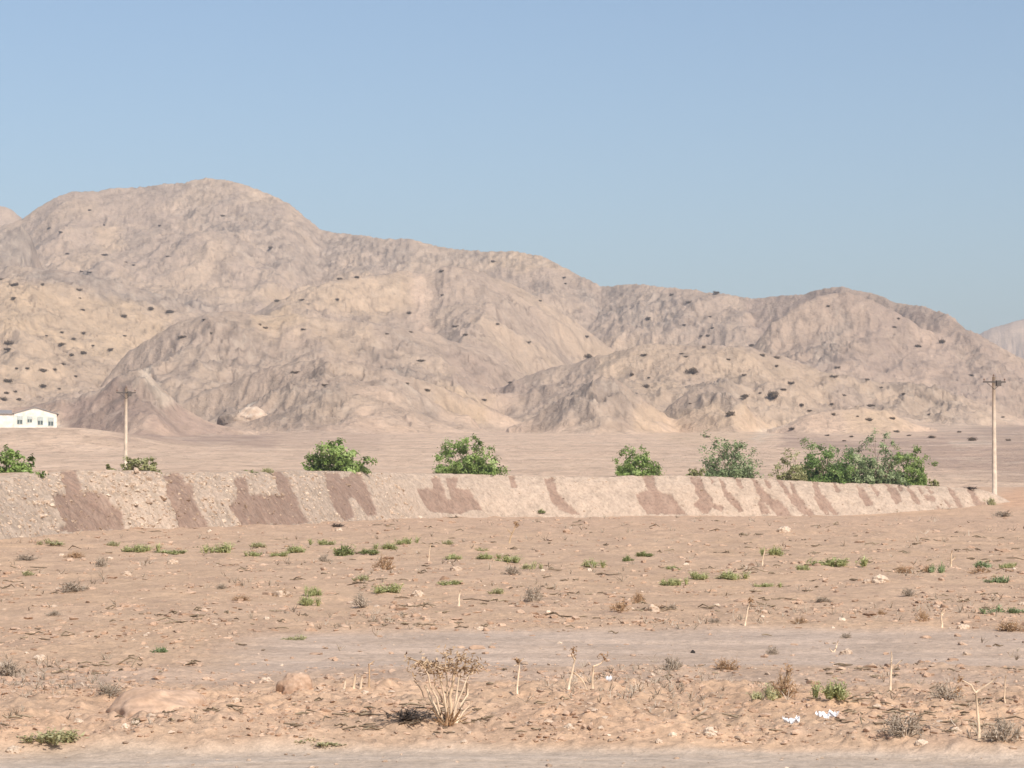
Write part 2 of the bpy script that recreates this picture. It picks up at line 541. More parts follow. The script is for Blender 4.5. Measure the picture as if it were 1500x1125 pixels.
def terrain(az, r, near):
    A = az[None, :].astype(np.float64)
    Rr = r[:, None].astype(np.float64)
    X = np.sin(A) * Rr
    Y = np.cos(A) * Rr
    zb = base_plain(Rr) + 0 * A
    if near:
        # open field: berm by the road, rutted track, hummocks and clods
        n1 = fbm(X / 9.0, Y / 9.0, 3, 1)
        wob = 1.2 * pnoise(X / 6.0, Y / 30.0, 8) + 0.5 * pnoise(X / 1.7, Y / 9.0, 9)
        rr = Rr + 0.25 * wob
        road = 1 - sstep(15.95, 16.2, Rr + 0.10 * pnoise(X / 0.8, Y / 2.0, 12) + 0.012 * X)
        berm = sstep(15.7, 16.6, rr) * (1 - sstep(19.2, 21.5, rr))
        tr_c = 26.0 + 0.16 * X + 0.9 * pnoise(X / 14.0, Y / 40.0, 21)
        track = (1 - sstep(2.4, 3.6, np.abs(rr - tr_c))) * sstep(-3.4, -1.8, X + 0.5 * wob)
        rough = np.clip(1 - road - 0.85 * track, 0, 1)
        z = zb + 0.05 * n1 * (1 - road)
        z += 0.10 * berm * (1 + 0.8 * pnoise(X / 1.1, Y / 1.6, 31))
        far_amp = 1 + 1.3 * sstep(30, 110, Rr)
        hum = np.maximum(pnoise(X / 0.9, Y / 0.9, 41) - 0.05, 0)
        hum2 = np.maximum(pnoise(X / 2.6, Y / 2.2, 42) - 0.12, 0)
        clod = np.maximum(pnoise(X / 0.22, Y / 0.22, 43) - 0.1, 0)
        clod2 = np.maximum(pnoise(X / 0.095, Y / 0.095, 44) - 0.05, 0)
        z += rough * far_amp * (0.055 * hum + 0.07 * hum2)
        z -= 0.035 * road
        z += rough * (1 + 0.9 * berm) * (0.03 * clod + 0.02 * clod2 * (1 - sstep(25, 45, Rr)))
        z += (1 - rough) * 0.006 * clod
        z += track * -0.03
        run = pnoise(X / 7.0, rr / 0.32, 61) * .6 + pnoise(X / 3.0, rr / 0.15, 62) * .4
        ruts = sum(np.exp(-((rr - tr_c - o + .15 * pnoise(X / 5.0, rr * 0, 63 + j)) / .22) ** 2) for j, o in enumerate((-1.5, -.2, 1.3)))
        z += track * (.012 * run - .03 * ruts) + road * .008 * run
        c = np.empty(X.shape + (3,), F32)
        base = np.array([.458, .312, .207])
        c[:] = base
        t1 = sstep(-0.5, 0.6, fbm(X / 5.0, Y / 9.0, 4, 51))[..., None]
        c[:] = c * (1 - .35 * t1) + np.array([.435, .305, .218]) * (.35 * t1)
        t2 = sstep(0.0, 0.5, fbm(X / 1.6, Y / 2.6, 4, 52))[..., None]
        t3 = (sstep(0.1, 0.6, fbm(X / 0.9, Y / 2.0, 4, 57)) * rough)[..., None]
        c[:] = c * (1 - .45 * t3) + np.array([.36, .245, .175]) * (.45 * t3)
        c[:] = c * (1 - .3 * t2) + np.array([.50, .35, .235]) * (.3 * t2)
        far = (sstep(70, 130, Rr) + 0 * A)[..., None]
        c[:] = c * (1 - .5 * far) + np.array([.475, .315, .215]) * (.5 * far)
        gr = (track * (0.75 + 0.25 * pnoise(X / 2.0, Y / 3.0, 53)))[..., None]
        c[:] = c * (1 - gr) + np.array([.425, .327, .258]) * gr
        gz = (sstep(20.0, 21.5, rr) * (1 - sstep(22.2, 24.0, rr)) * 0.45)[..., None]
        c[:] = c * (1 - gz) + np.array([.40, .30, .235]) * gz
        rn = (np.clip(.5 + run, 0, 1) * track * .35 + ruts * track * .2)[..., None]
        c[:] = c * (1 - rn) + np.array([.47, .37, .295]) * rn
        rd = road[..., None]
        c[:] = c * (1 - rd) + (np.array([.45, .355, .275]) + (.05 * run)[..., None]) * rd
        bz = (berm * sstep(-.4, .4, pnoise(X / 1.4, Y / 1.4, 55)) * .7)[..., None]
        c[:] = c * (1 - bz) + np.array([.50, .325, .208]) * bz
        # reddish spread beyond the end of the bank
        px, py = project(X, Y, z)
        rs = (poly_mask(px, py, [(1466, 725), (1560, 690), (1700, 700), (1700, 745), (1470, 745)], 8) * .6)[..., None]
        c[:] = c * (1 - rs) + np.array([.50, .30, .19]) * rs
        return X, Y, z, c
    z = zb + 0.5 * fbm(X / 40, Y / 60, 4, 61) * sstep(215, 300, Rr)
    hillness = np.zeros_like(z)
    crestness = np.zeros_like(z)
    k = 7.0
    for i, l in enumerate(LAYERS):
        e = np.interp(az, l['a'], l['e'])
        D = np.interp(az, l['Da'], l['Dv'])
        D = D + 0.03 * D * fbm(az * 9.0, az * 0 + i * 7.7, 2, 70 + i)
        # below the crest the spurs wander sideways
        down = np.clip((D[None, :] - Rr) / (np.maximum(e * D, 4) * l['wf'])[None, :], -1, 1)
        side = sstep(0.03, 0.5, np.abs(down)) * (26 * fbm(X / 75.0, Y / 75.0, 3, 230 + i) + 7 * fbm(X / 21.0, Y / 21.0, 2, 260 + i))
        A2 = A + np.minimum(1.0, np.maximum(e * D, 0)[None, :] / 60.0) * side / Rr
        e = np.interp(A2, l['a'], l['e'])
        D = np.interp(A2, az, D)
        H = CAM_H + e * D
        bz = base_plain(D)
        rise = np.maximum(H - bz, 0)
        fh = 1.35 if isinstance(l['D'], (int, float)) and l['D'] < 700 else 1.0       # foothills run out in fans
        wfv = np.maximum(rise * l['wf'] * 1.5 * fh, 1.0)
        wbv = np.maximum(rise * l['wb'], 1.0)
        warp = 0.10 * rise * fbm(X / 55.0, Y / 55.0, 3, 110 + i)
        t = np.where(Rr < D, (D - Rr + warp * sstep(0, .3, (D - Rr) / wfv)) / wfv, (Rr - D) / wbv)
        s = np.where(Rr < D, np.clip(1 - t, 0, 1) ** (l['p'] * 1.45 * (fh + .05)), sstep(0, 1, 1 - t))
        h = zb + rise * s - 2.5 * (1 - sstep(0.0, 0.3, s)) - 500.0 * (rise <= 0)
        h = h - 0.4
        # smooth union
        d = np.clip(0.5 + 0.5 * (h - z) / k, 0, 1)
        z = z * (1 - d) + h * d + k * d * (1 - d) * 0.6
        hillness = np.maximum(hillness * (1 - d), d * np.minimum(rise * (s > 0) / 12.0, 1.0) * sstep(0.0, 0.22, s))
        crestness = crestness * (1 - d) + d * sstep(0.8, 1.0, s)
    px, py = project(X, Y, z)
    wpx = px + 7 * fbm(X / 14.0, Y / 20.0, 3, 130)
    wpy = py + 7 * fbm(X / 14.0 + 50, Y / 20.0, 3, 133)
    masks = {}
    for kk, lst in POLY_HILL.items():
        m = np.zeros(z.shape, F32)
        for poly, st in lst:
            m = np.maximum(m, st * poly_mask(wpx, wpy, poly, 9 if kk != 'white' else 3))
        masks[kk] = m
    damp = 1 - 0.72 * crestness
    wx = X + 9 * fbm(X / 45.0, Y / 45.0, 2, 140)
    big = ridged(wx / 95.0, Y / 150.0, 5, 150, 0.52) - 1.15
    z += hillness * damp * 6.2 * big
    mid = ridged(wx / 26.0 + 40, Y / 42.0, 4, 160, 0.55) - 1.2
    z += hillness * damp * 1.7 * mid * (0.55 + 0.45 * sstep(-.3, .4, fbm(X / 120, Y / 120, 2, 166)))
    fine = ridged(X / 6.5, Y / 8.0, 4, 170, 0.6) - 1.25
    rk = np.clip(masks['rock'] * 1.2 + 0.22 * sstep(0.1, .6, fbm(X / 60, Y / 80, 3, 175)), 0, 1)
    z += hillness * (1 - 0.5 * crestness) * fine * (0.75 + 1.1 * rk)
    z += (0.2 + 0.8 * hillness) * 0.22 * fbm(X / 2.6, Y / 3.5, 3, 180)
    # crevices and ledges: broken winding lines cut into the slopes
    cw = 4.0 * fbm(X / 9.0, Y / 9.0, 2, 240)
    cr = sstep(.90, .985, 1 - np.abs(pnoise((X + cw) / 13.0, (Y + cw) / 26.0, 241))) * sstep(.0, .35, pnoise(X / 17.0, Y / 30.0, 242))
    cr2 = sstep(.88, .98, 1 - np.abs(pnoise((X - cw) / 5.5, (Y + cw) / 9.0, 243))) * sstep(.1, .45, pnoise(X / 10.0 + 9, Y / 16.0, 244))
    crev = np.clip(cr + .8 * cr2, 0, 1) * hillness * (1 - .6 * crestness)
    z -= 0.8 * crev
    # tilted beds of rock: thin ledges
    bed = pnoise((z + .42 * X + 5 * fbm(X / 40.0, Y / 40.0, 2, 246)) / 5.0, X / 130.0, 247)
    ledge = sstep(.15, .5, bed) * sstep(-.1, .4, fbm(X / 70.0, Y / 70.0, 3, 248)) * hillness * (1 - crestness)
    z += .45 * ledge * (.4 + .6 * rk)
    # level pad for the building
    bx, by = BLD
    pad = (1 - sstep(7.5, 30, np.abs(X - (bx - 5)))) * sstep(by - 46, by - 1.5, Y) ** 1.3 * (1 - sstep(by + 26, by + 40, Y))
    z = z * (1 - pad) + BLD_Z * pad
    c = np.empty(X.shape + (3,), F32)
    hn = hillness[..., None]
    c[:] = np.array([.585, .42, .30]) * (1 - hn) + C_HILL * hn
    v1 = fbm(wx / 70.0, Y / 110.0, 5, 190)
    v2 = fbm(wx / 17.0, Y / 30.0, 5, 196)
    v3 = fbm(X / 5.0, Y / 7.0, 3, 202)
    c = c.astype(np.float64)

    def blend(cc, w, col):
        w = w[..., None]
        return cc * (1 - w) + col * w
    c = blend(c, 0.55 * sstep(.02, .55, v1) * hillness, np.array([.395, .295, .222]))
    c = blend(c, 0.45 * sstep(-.02, -.55, v1) * hillness, np.array([.50, .365, .25]))
    c = blend(c, 0.45 * sstep(.10, .6, v2) * (.3 + .7 * hillness), np.array([.37, .275, .205]))
    c = blend(c, 0.40 * sstep(-.1, -.6, v2) * (.3 + .7 * hillness), np.array([.52, .385, .275]))
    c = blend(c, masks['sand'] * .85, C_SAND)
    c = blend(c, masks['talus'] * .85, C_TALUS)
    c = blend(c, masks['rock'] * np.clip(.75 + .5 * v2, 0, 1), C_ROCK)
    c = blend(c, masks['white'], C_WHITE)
    # outcrop streaks: dark and pale stone showing through
    c = blend(c, 0.55 * sstep(.16, .6, v3) * np.clip(rk + .5 * hillness, 0, 1), np.array([.20, .155, .12]))
    c = blend(c, 0.4 * sstep(.25, .7, -v3) * np.clip(rk + .35 * hillness, 0, 1), np.array([.55, .44, .34]))
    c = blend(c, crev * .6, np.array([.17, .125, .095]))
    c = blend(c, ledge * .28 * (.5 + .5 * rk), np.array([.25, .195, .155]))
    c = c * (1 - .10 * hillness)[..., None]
    # pinkish sheet of the plain
    c = blend(c, (1 - hillness) * .35 * sstep(-.3, .5, fbm(X / 60, Y / 25, 4, 210)), np.array([.57, .395, .28]))
    # stony streaks and low dead scrub on the plain
    pl = (1 - hillness)
    c = blend(c, pl * .45 * sstep(.15, .6, fbm(X / 4.0, Y / 9.0, 4, 214)), np.array([.40, .285, .205]))
    c = blend(c, pl * .35 * sstep(.2, .6, fbm(X / 7.0 + 30, Y / 16.0, 4, 218)), np.array([.62, .465, .345]))
    c = blend(c, pl * .5 * sstep(.42, .7, pnoise(X / 1.6, Y / 3.0, 222)), np.array([.30, .215, .155]))
    return X, Y, z, c


BLD_AZ, BLD_E = ray(83, 627)
BLD_D = 400.0
BLD = np.array([math.sin(BLD_AZ) * BLD_D, math.cos(BLD_AZ) * BLD_D])
BLD_Z = CAM_H + BLD_E * BLD_D


def sheet(name, az, r, near, mat):
    X, Y, z, c = terrain(az, r, near)
    V = np.stack([X, Y, z], -1).astype(F32)
    n, m = z.shape
    i = np.arange(n * m).reshape(n, m)
    # the last column repeats the first direction: weld by reusing its height
    V[:, -1] = V[:, 0]
    f = np.stack([i[:-1, :-1], i[:-1, 1:], i[1:, 1:], i[1:, :-1]], -1).reshape(-1, 4)
    f = f[:, ::-1]
    o = mesh_from(name, V, f, 4, mat, None, True, {"soil": c.reshape(-1, 3)})
    return o, V[..., 2]


# heights at the shared row must agree: the near sheet's last row is lifted to the far sheet's first
ground, ZN = sheet("ground", AZ, RN, True, M['ground'])
tag(ground, kind="structure")
hills, ZF = sheet("hills", AZ, RF, False, M['hills'])
tag(hills, kind="structure")
me = ground.data
co = np.empty(len(me.vertices) * 3, F32)
me.vertices.foreach_get("co", co)
co = co.reshape(len(RN), len(AZ), 3)
w = sstep(170, 215, RN)[:, None]
co[..., 2] = co[..., 2] * (1 - w) + (co[..., 2] * 0 + base_plain(RN)[:, None] + (ZF[0] - base_plain(RF)[0])[None, :]) * w
me.vertices.foreach_set("co", co.ravel())
me.update()
ZN = co[..., 2].copy()


def gz(x, y):
    """terrain height under a point"""
    r = math.hypot(x, y)
    a = math.atan2(x, y)
    RR, ZZ = (RN, ZN) if r <= 215 else (RF, ZF)
    j = int(np.clip(np.searchsorted(AZ, a) - 1, 0, len(AZ) - 2))
    i = int(np.clip(np.searchsorted(RR, r) - 1, 0, len(RR) - 2))
    u = (a - AZ[j]) / (AZ[j + 1] - AZ[j])
    v = min(max((r - RR[i]) / (RR[i + 1] - RR[i]), 0), 1)
    return float((ZZ[i, j] * (1 - u) + ZZ[i, j + 1] * u) * (1 - v) + (ZZ[i + 1, j] * (1 - u) + ZZ[i + 1, j + 1] * u) * v)


def at_ground(px, py, far=False):
    """first terrain point met along the sight line of a photo pixel"""
    a, e = ray(px, py)
    j = int(np.clip(np.searchsorted(AZ, a), 0, len(AZ) - 1))
    if far:
        rr, zz = RF, ZF[:, j]
    else:
        rr, zz = RN, ZN[:, j]
    q = (zz - CAM_H) / rr
    ok = np.nonzero((q >= e) & (rr > (230 if far else 10)))[0]
    if len(ok) == 0:
        k = len(rr) - 1
    else:
        k = ok[0]
    r = float(rr[k])
    return np.array([math.sin(a) * r, math.cos(a) * r, float(zz[k])]), r


# ------------------------------------------------------------------ embankment
TOE = [(-420, 905), (-200, 842), (-90, 812), (0, 794), (100, 783), (180, 778), (260, 777), (320, 775), (380, 772), (450, 768), (500, 764), (560, 759.5), (640, 757.0), (750, 755.5),
       (850, 755), (1000, 754.4), (1150, 754), (1300, 753.4), (1390, 753), (1450, 752.5), (1490, 752)]
CREST = [(-420, 735), (-200, 715), (-90, 706), (0, 699), (60, 694), (110, 690), (180, 691), (240, 693), (300, 693), (360, 691), (440, 690), (540, 692), (640, 694), (730, 696), (800, 698),
         (880, 699), (945, 697), (1000, 697), (1060, 699), (1110, 701), (1150, 704), (1250, 708), (1350, 711), (1400, 714), (1430, 716), (1452, 721), (1470, 732), (1490, 750)]
PATCH = [
    [(89, 692), (110, 688), (122, 720), (146, 722), (160, 728), (164, 740), (178, 750), (184, 774), (150, 776), (100, 779), (84, 774), (100, 768), (88, 756), (77, 726), (98, 722)],
    [(241, 696), (262, 692), (272, 708), (281, 712), (288, 738), (300, 760), (306, 773), (292, 776), (266, 776), (256, 750), (246, 728)],
    [(341, 698), (360, 700), (368, 724), (412, 727), (400, 692), (411, 689), (420, 700), (434, 726), (438, 740), (452, 764), (440, 768), (394, 769), (360, 775), (350, 764), (336, 744), (348, 728), (348, 714)],
    [(475, 693), (496, 693), (500, 701), (512, 698), (516, 692), (528, 693), (540, 715), (545, 727), (550, 745), (553, 753), (540, 755), (530, 742), (522, 730), (512, 728), (515, 745), (520, 757), (505, 763), (492, 750), (486, 735), (480, 715)],
    [(632, 700), (644, 699), (650, 714), (655, 732), (661, 731), (653, 700), (672, 699), (667, 715), (690, 718), (698, 734), (706, 748), (690, 746), (677, 753), (652, 751), (630, 749), (620, 734), (611, 716), (636, 716)],
    [(745, 698), (752, 697), (756, 714), (751, 714)],
    [(798, 702), (810, 700), (816, 720), (828, 735), (849, 753), (836, 753), (820, 746), (808, 733), (802, 715)],
    [(941, 696), (958, 696), (960, 716), (968, 720), (984, 726), (1005, 753), (948, 752), (930, 724), (949, 718)],
    [(1011, 698), (1018, 698), (1026, 716), (1034, 718), (1044, 735), (1062, 744), (1057, 749), (1042, 742), (1038, 752), (1030, 753), (1018, 738), (1024, 730), (1018, 716)],
    [(1020, 698), (1025, 699), (1032, 718), (1027, 718)],
    [(1054, 700), (1060, 706), (1065, 720), (1076, 728), (1089, 749), (1083, 749), (1070, 736), (1061, 724)],
    [(1077, 699), (1084, 703), (1088, 715), (1083, 715)],
    [(1040, 699), (1045, 706), (1043, 708)],
    [(1100, 699), (1108, 702), (1118, 718), (1132, 730), (1148, 738), (1160, 756), (1140, 756), (1126, 740), (1118, 734), (1131, 753), (1116, 752), (1110, 738), (1115, 731), (1107, 716)],
    [(1120, 701), (1126, 705), (1130, 714), (1126, 715)],
    [(1138, 700), (1146, 703), (1158, 723), (1186, 752), (1180, 755), (1165, 743), (1150, 722)],
    [(1157, 706), (1162, 710), (1172, 731), (1192, 753), (1185, 755), (1166, 736)],
    [(1191, 706), (1197, 707), (1201, 721), (1207, 727), (1227, 752), (1221, 753), (1206, 737), (1214, 752), (1208, 752), (1193, 728), (1196, 722)],
    [(1220, 706), (1225, 711), (1230, 720), (1226, 721)],
    [(1255, 712), (1264, 715), (1269, 725), (1279, 739), (1270, 741), (1263, 730)],
    [(1276, 711), (1288, 722), (1285, 725)],
    [(1297, 708), (1312, 715), (1321, 733), (1312, 738), (1304, 722)],
    [(1315, 711), (1322, 718), (1319, 720)],
    [(1327, 711), (1339, 722), (1348, 737), (1343, 739), (1335, 725)],
    [(1344, 713), (1353, 721), (1350, 723)],
    [(1356, 712), (1367, 720), (1364, 723)],
    [(1353, 725), (1368, 727), (1369, 733), (1358, 733)],
    [(1389, 714), (1395, 718), (1407, 734), (1409, 745), (1404, 743), (1395, 726)],
    [(1384, 732), (1394, 740), (1391, 743)],
    [(1372, 742), (1383, 750), (1379, 753)],
    [(1417, 714), (1424, 717), (1437, 736), (1444, 738), (1441, 742), (1430, 740)],
]


def build_bank():
    NU, NF = 1900, 56
    xs = np.linspace(-420, 1488, NU)
    toe_y = np.interp(xs, [p[0] for p in TOE], [p[1] for p in TOE])
    toe_y = np.convolve(np.pad(toe_y, 40, mode='edge'), np.ones(81) / 81, 'valid')
    cxs = np.interp(xs, [p[0] for p in TOE], [p[0] for p in TOE])
    crest_y = np.interp(cxs, [p[0] for p in CREST], [p[1] for p in CREST])
    T = np.zeros((NU, 3))
    K = np.zeros((NU, 3))
    for i in range(NU):
        a, e = ray(xs[i], toe_y[i])
        d = CAM_H / max(-e, 0.0085)
        T[i] = (math.sin(a) * d, math.cos(a) * d, 0)
    # the crest lies straight up the slope from the toe, square to the bank's own run
    tg = np.gradient(T[:, :2], axis=0)
    kw = np.hanning(301)
    kw /= kw.sum()
    tg = np.stack([np.convolve(np.pad(tg[:, q], 150, mode='edge'), kw, 'valid') for q in (0, 1)], -1)
    tg /= np.linalg.norm(tg, axis=1, keepdims=True)
    rad = np.stack([-tg[:, 1], tg[:, 0]], -1)
    for i in range(NU):
        sb = 2.7 * (0.35 + 0.65 * min(1.0, (1488 - xs[i]) / 90.0))
        K[i, :2] = T[i, :2] + rad[i] * sb
        pxk = float(project(K[i, 0], K[i, 1], CAM_H)[0])
        yk = np.interp(pxk, [p[0] for p in CREST], [p[1] for p in CREST])
        K[i, 2] = CAM_H + ray(pxk, yk)[1] * math.hypot(K[i, 0], K[i, 1])
    K[:, 2] += 0.06 * fbm(xs / 17.0, xs * 0 + 2.2, 4, 300)
    rows, vs = [], []
    zt = np.array([gz(p[0], p[1]) for p in T])
    for k in range(NF):
        v = k / (NF - 1)
        p = T * (1 - v) + K * v
        p[:, 2] = (zt - 0.25) * (1 - v) + K[:, 2] * v
        # a slightly bellied face with a rounded shoulder
        p[:, 2] += 0.16 * K[:, 2] * math.sin(math.pi * v) * (0.6 + 0.4 * v)
        rows.append(p)
        vs.append(v)
    n_face = len(rows)
    for q, dz in ((0.5, 0.03), (1.5, 0.02), (3.0, 0.0), (4.6, -0.1), (6.2, -0.7), (8.2, -2.2), (10.2, -3.8)):
        p = K.copy()
        p[:, :2] += rad * q
        p[:, 2] += dz
        rows.append(p)
        vs.append(1 + q)
    P = np.stack(rows, 0)
    px, py = project(P[..., 0], P[..., 1], P[..., 2])
    v = np.array(vs)[:, None] + 0 * px
    u = np.cumsum(np.concatenate([[0], np.linalg.norm(np.diff(T[:, :2], axis=0), axis=1)]))[None, :] + 0 * px
    s = v * 3.6
    wx = px + 1.7 * fbm(u / 0.55, s / 0.55, 4, 301, .65)
    wy = py + 1.7 * fbm(u / 0.55 + 30, s / 0.55, 4, 305, .65)
    brown = np.zeros(px.shape, F32)
    for poly in PATCH:
        wd = max(p[0] for p in poly) - min(p[0] for p in poly)
        brown = np.maximum(brown, poly_mask(wx, wy, poly, .9, .3 if wd > 45 else .9))
    brown *= (v <= 1.0)
    # stones of the facing: bulges; the bare earth lies a little deeper and is smoother
    st = np.maximum(pnoise(u / 0.45, s / 0.38, 311), -.2) * 0.10 + np.maximum(pnoise(u / 0.21, s / 0.2, 312), -.2) * 0.05 + 0.10 * pnoise(u / 1.7, s / 1.2, 313)
    left = 1 - sstep(480, 660, px)          # coarser rubble on the nearer stretch
    amp = (0.32 + 0.75 * left) * (1 - 0.5 * brown)
    out = st * amp - 0.07 * brown
    face = np.where(v <= 1, 1.0, np.where(v < 4.5, 0.45, 0.15))
    nrm = np.stack([-rad[:, 0], -rad[:, 1], np.full(NU, 1.0)], -1) / math.sqrt(2)
    P = P + (out * face * sstep(0, .06, v))[..., None] * nrm[None]
    c = np.empty(px.shape + (3,))
    c[:] = np.array([.46, .355, .275])
    g = sstep(-.4, .5, fbm(u / 1.5, s / 1.2, 4, 320))[..., None] * left[..., None]
    c = c * (1 - .5 * g) + np.array([.41, .325, .255]) * .5 * g
    g = sstep(.05, .4, fbm(u / 0.5, s / 0.5, 3, 325))[..., None] * (.35 + 1.2 * left[..., None])  # dark crevices between the stones, painted into the colour by noise
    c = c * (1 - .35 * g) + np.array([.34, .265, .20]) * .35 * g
    g = sstep(.2, .7, fbm(u / 0.6 + 9, s / 0.6, 3, 328))[..., None]
    c = c * (1 - .4 * g) + np.array([.56, .44, .335]) * .4 * g
    g = (0.35 * sstep(.0, .5, fbm(u / 9, s / 3, 3, 331)) * (1 - left))[..., None]
    c = c * (1 - g) + np.array([.50, .375, .28]) * g
    b = (brown * (.86 + .14 * fbm(u / 0.7, s / 0.6, 3, 335)))[..., None]
    c = c * (1 - b) + np.array([.295, .196, .147]) * b
    c = c * .9
    top = (v > 1.2)[..., None]
    c = np.where(top, np.array([.47, .335, .24]), c)
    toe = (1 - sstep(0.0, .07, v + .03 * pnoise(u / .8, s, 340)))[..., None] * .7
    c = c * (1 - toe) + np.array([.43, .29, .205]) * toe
    foot = (sstep(.1, .5, pnoise(u / 2.2, s * 0, 344)) * np.exp(-((v - .045) / .02) ** 2) * .8)[..., None]  # broken shadow line along the foot, painted as a dark brown strip
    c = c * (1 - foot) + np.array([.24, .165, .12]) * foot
    n, m = px.shape
    i = np.arange(n * m).reshape(n, m)
    f = np.stack([i[:-1, :-1], i[:-1, 1:], i[1:, 1:], i[1:, :-1]], -1).reshape(-1, 4)
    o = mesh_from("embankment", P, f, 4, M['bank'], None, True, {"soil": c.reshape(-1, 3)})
    tag(o, "long low rubble-faced embankment with slanting brown earth strips running across the plain", "embankment")
    return xs, T, K, P[:n_face], brown[:n_face], rad


BX, BT, BK, BP, BB, BN = build_bank()
BKX = project(BK[:, 0], BK[:, 1], BK[:, 2])[0]
BPX, BPY = project(BP[..., 0], BP[..., 1], BP[..., 2])


def crest_at(px, back=0.6, dz=-0.15):
    i = int(np.argmin(np.abs(BKX - px)))
    p = BK[i].copy()
    p[:2] += BN[i] * back
    # stay on the same sight line sideways
    d = math.hypot(p[0], p[1])
    a = ray(px, 690)[0]
    q = np.array([math.sin(a) * d, math.cos(a) * d, p[2] + dz])
    return q, d


# ------------------------------------------------------------------ bushes on the embankment
def make_bush(name, loc, w, h, seed, mat, n_lobe=16, per=120, leaf=0.13, loose=0.0, lean=0.0):
    rng = np.random.default_rng(seed)
    root = empty(name, loc)
    fol, stem = MB(), MB()
    for k in range(n_lobe):
        fx = -0.95 + 1.9 * (k + .5 + rng.uniform(-.45, .45)) / n_lobe
        top = math.sqrt(max(1 - abs(fx) ** 2.0, 0.06))
        fz = ((.16, .86, .50)[k % 3] + rng.uniform(-.13, .10)) * top
        c = np.array([fx * w * 0.46 + lean * fz * w, rng.uniform(-1, 1) * w * 0.27 * top, fz * h * 0.92])
        base = np.array([fx * w * 0.10, rng.uniform(-.1, .1) * w, 0.0])
        mid = base * 0.4 + c * 0.6 + rng.normal(size=3) * 0.05 * h
        stem.tube([base, base * .6 + mid * .4 + [0, 0, .05 * h], mid, c], [.035, .028, .018, .006], 5, tone=float(rng.uniform(.2, .8)))
        lr = (0.15 + 0.07 * rng.random()) * min(w, h * 1.3)
        n = int(per * (1 - 0.55 * loose) * rng.uniform(.7, 1.3))
        # several sprays around each branch end, so that the crown stays open between them
        ns = 5
        sc_ = c + rng.normal(size=(ns, 3)) * lr * np.array([.85, .8, .75])
        pick = rng.integers(0, ns, n)
        C = sc_[pick] + rng.normal(size=(n, 3)) * lr * np.array([.27, .27, .24])
        C[:, 2] = np.abs(C[:, 2]) + 0.02
        N = (C - c) + np.array([0, 0, lr * .9]) + rng.normal(size=(n, 3)) * lr * .8
        tone = np.clip(rng.normal(.5, .15, n) + rng.normal(0, .17, ns)[pick], 0, 1)
        fol.leaves(C, N, leaf * rng.uniform(.7, 1.4, n), leaf * rng.uniform(.45, .75, n), tone, rng)
        for s in sc_:
            if rng.random() < .6:
                stem.tube([mid * .4 + c * .6, s], [.012, .004], 4, cap=False, tone=.5)
    # low skirt
    n = int(per * n_lobe * 0.42)
    C = np.stack([rng.uniform(-.5, .5, n) * w * .95, rng.normal(0, .2, n) * w * .6, np.abs(rng.normal(0, .13, n)) * h + .02], 1)
    fol.leaves(C, rng.normal(size=(n, 3)) + [0, 0, .8], leaf * rng.uniform(.7, 1.3, n), leaf * .6 * np.ones(n), np.clip(rng.normal(.4, .15, n), 0, 1), rng)
    fol.build("foliage", mat, root)
    stem.build("stem", M['twig'], root)
    return root


# px, width px, height px, material, seed, leaves per lobe, looseness, label
BUSHES = [
    (14, 74, 40, 'leaf', 1, 14, 110, .35, "bright green bush of open branches on the embankment beneath the white building"),
    (161, 20, 9, 'leaf_olive', 2, 5, 90, .0, "tiny dark olive tuft just left of the faded scrub at the farther pole's foot"),
    (206, 62, 25, 'leaf_olive', 3, 12, 80, .45, "low faded olive scrub on the embankment at the foot of the more distant concrete pole"),
    (490, 84, 46, 'leaf', 4, 17, 130, .05, "dense two-humped green bush on the embankment above the broad H-shaped brown patch"),
    (684, 98, 50, 'leaf', 5, 20, 130, .05, "wide dome of dense green bush on the embankment above the forked brown patch"),
    (931, 64, 38, 'leaf', 6, 13, 120, .1, "small lone green bush on the embankment above the bottle-shaped brown patch"),
    (1018, 26, 16, 'leaf_olive', 7, 5, 60, .5, "small sparse brownish tuft beside the tall open olive-green bush on the embankment"),
    (1068, 84, 66, 'leaf_blue', 8, 19, 95, .45, "tall open olive-green bush with sky-coloured gaps standing alone on the embankment"),
    (1160, 52, 40, 'leaf_olive', 9, 11, 70, .6, "thin pale bush at the left end of the long bush clump on the embankment"),
    (1206, 78, 50, 'leaf_deep', 10, 18, 140, .0, "dense dark green bush in the long clump, right of its thin pale end bush"),
    (1250, 66, 56, 'leaf_deep', 11, 15, 120, .05, "dark blue-green bush in the middle of the long bush clump on the embankment"),
    (1291, 62, 72, 'leaf_blue', 12, 16, 95, .4, "tallest bush of the long clump, open and grey-green with a pointed top"),
    (1332, 58, 58, 'leaf', 13, 15, 125, .1, "bright green rounded bush at the right end of the long bush clump"),
    (1364, 24, 14, 'leaf_olive', 14, 4, 50, .5, "little brown-green sprig just past the right end of the long bush clump"),
]
for px, wpx, hpx, mt, sd, nl, per, lo, lab in BUSHES:
    p, d = crest_at(px)
    s = d / FPX
    p, d = crest_at(px, .5 + .30 * wpx * s, -.10)
    d2 = min(crest_at(px + .46 * wpx, .7)[1], d + 6.5)
    if d2 > d:                       # where the bank runs away obliquely the bush stands further in on its top
        p[:2] *= d2 / d
        d = d2
        s = d / FPX
    if px == 1250:
        mt = 'leaf_blue'
    make_bush("bush", p, wpx * s * .89, (hpx + 1) * s, 640 + sd, M[mt], nl, int(per * 1.9), (0.15 if d < 120 else 0.20), lo)
    tag(bpy.data.objects[[o.name for o in bpy.data.objects if o.name.startswith("bush")][-1]], lab, "bush", "bushes on the embankment")

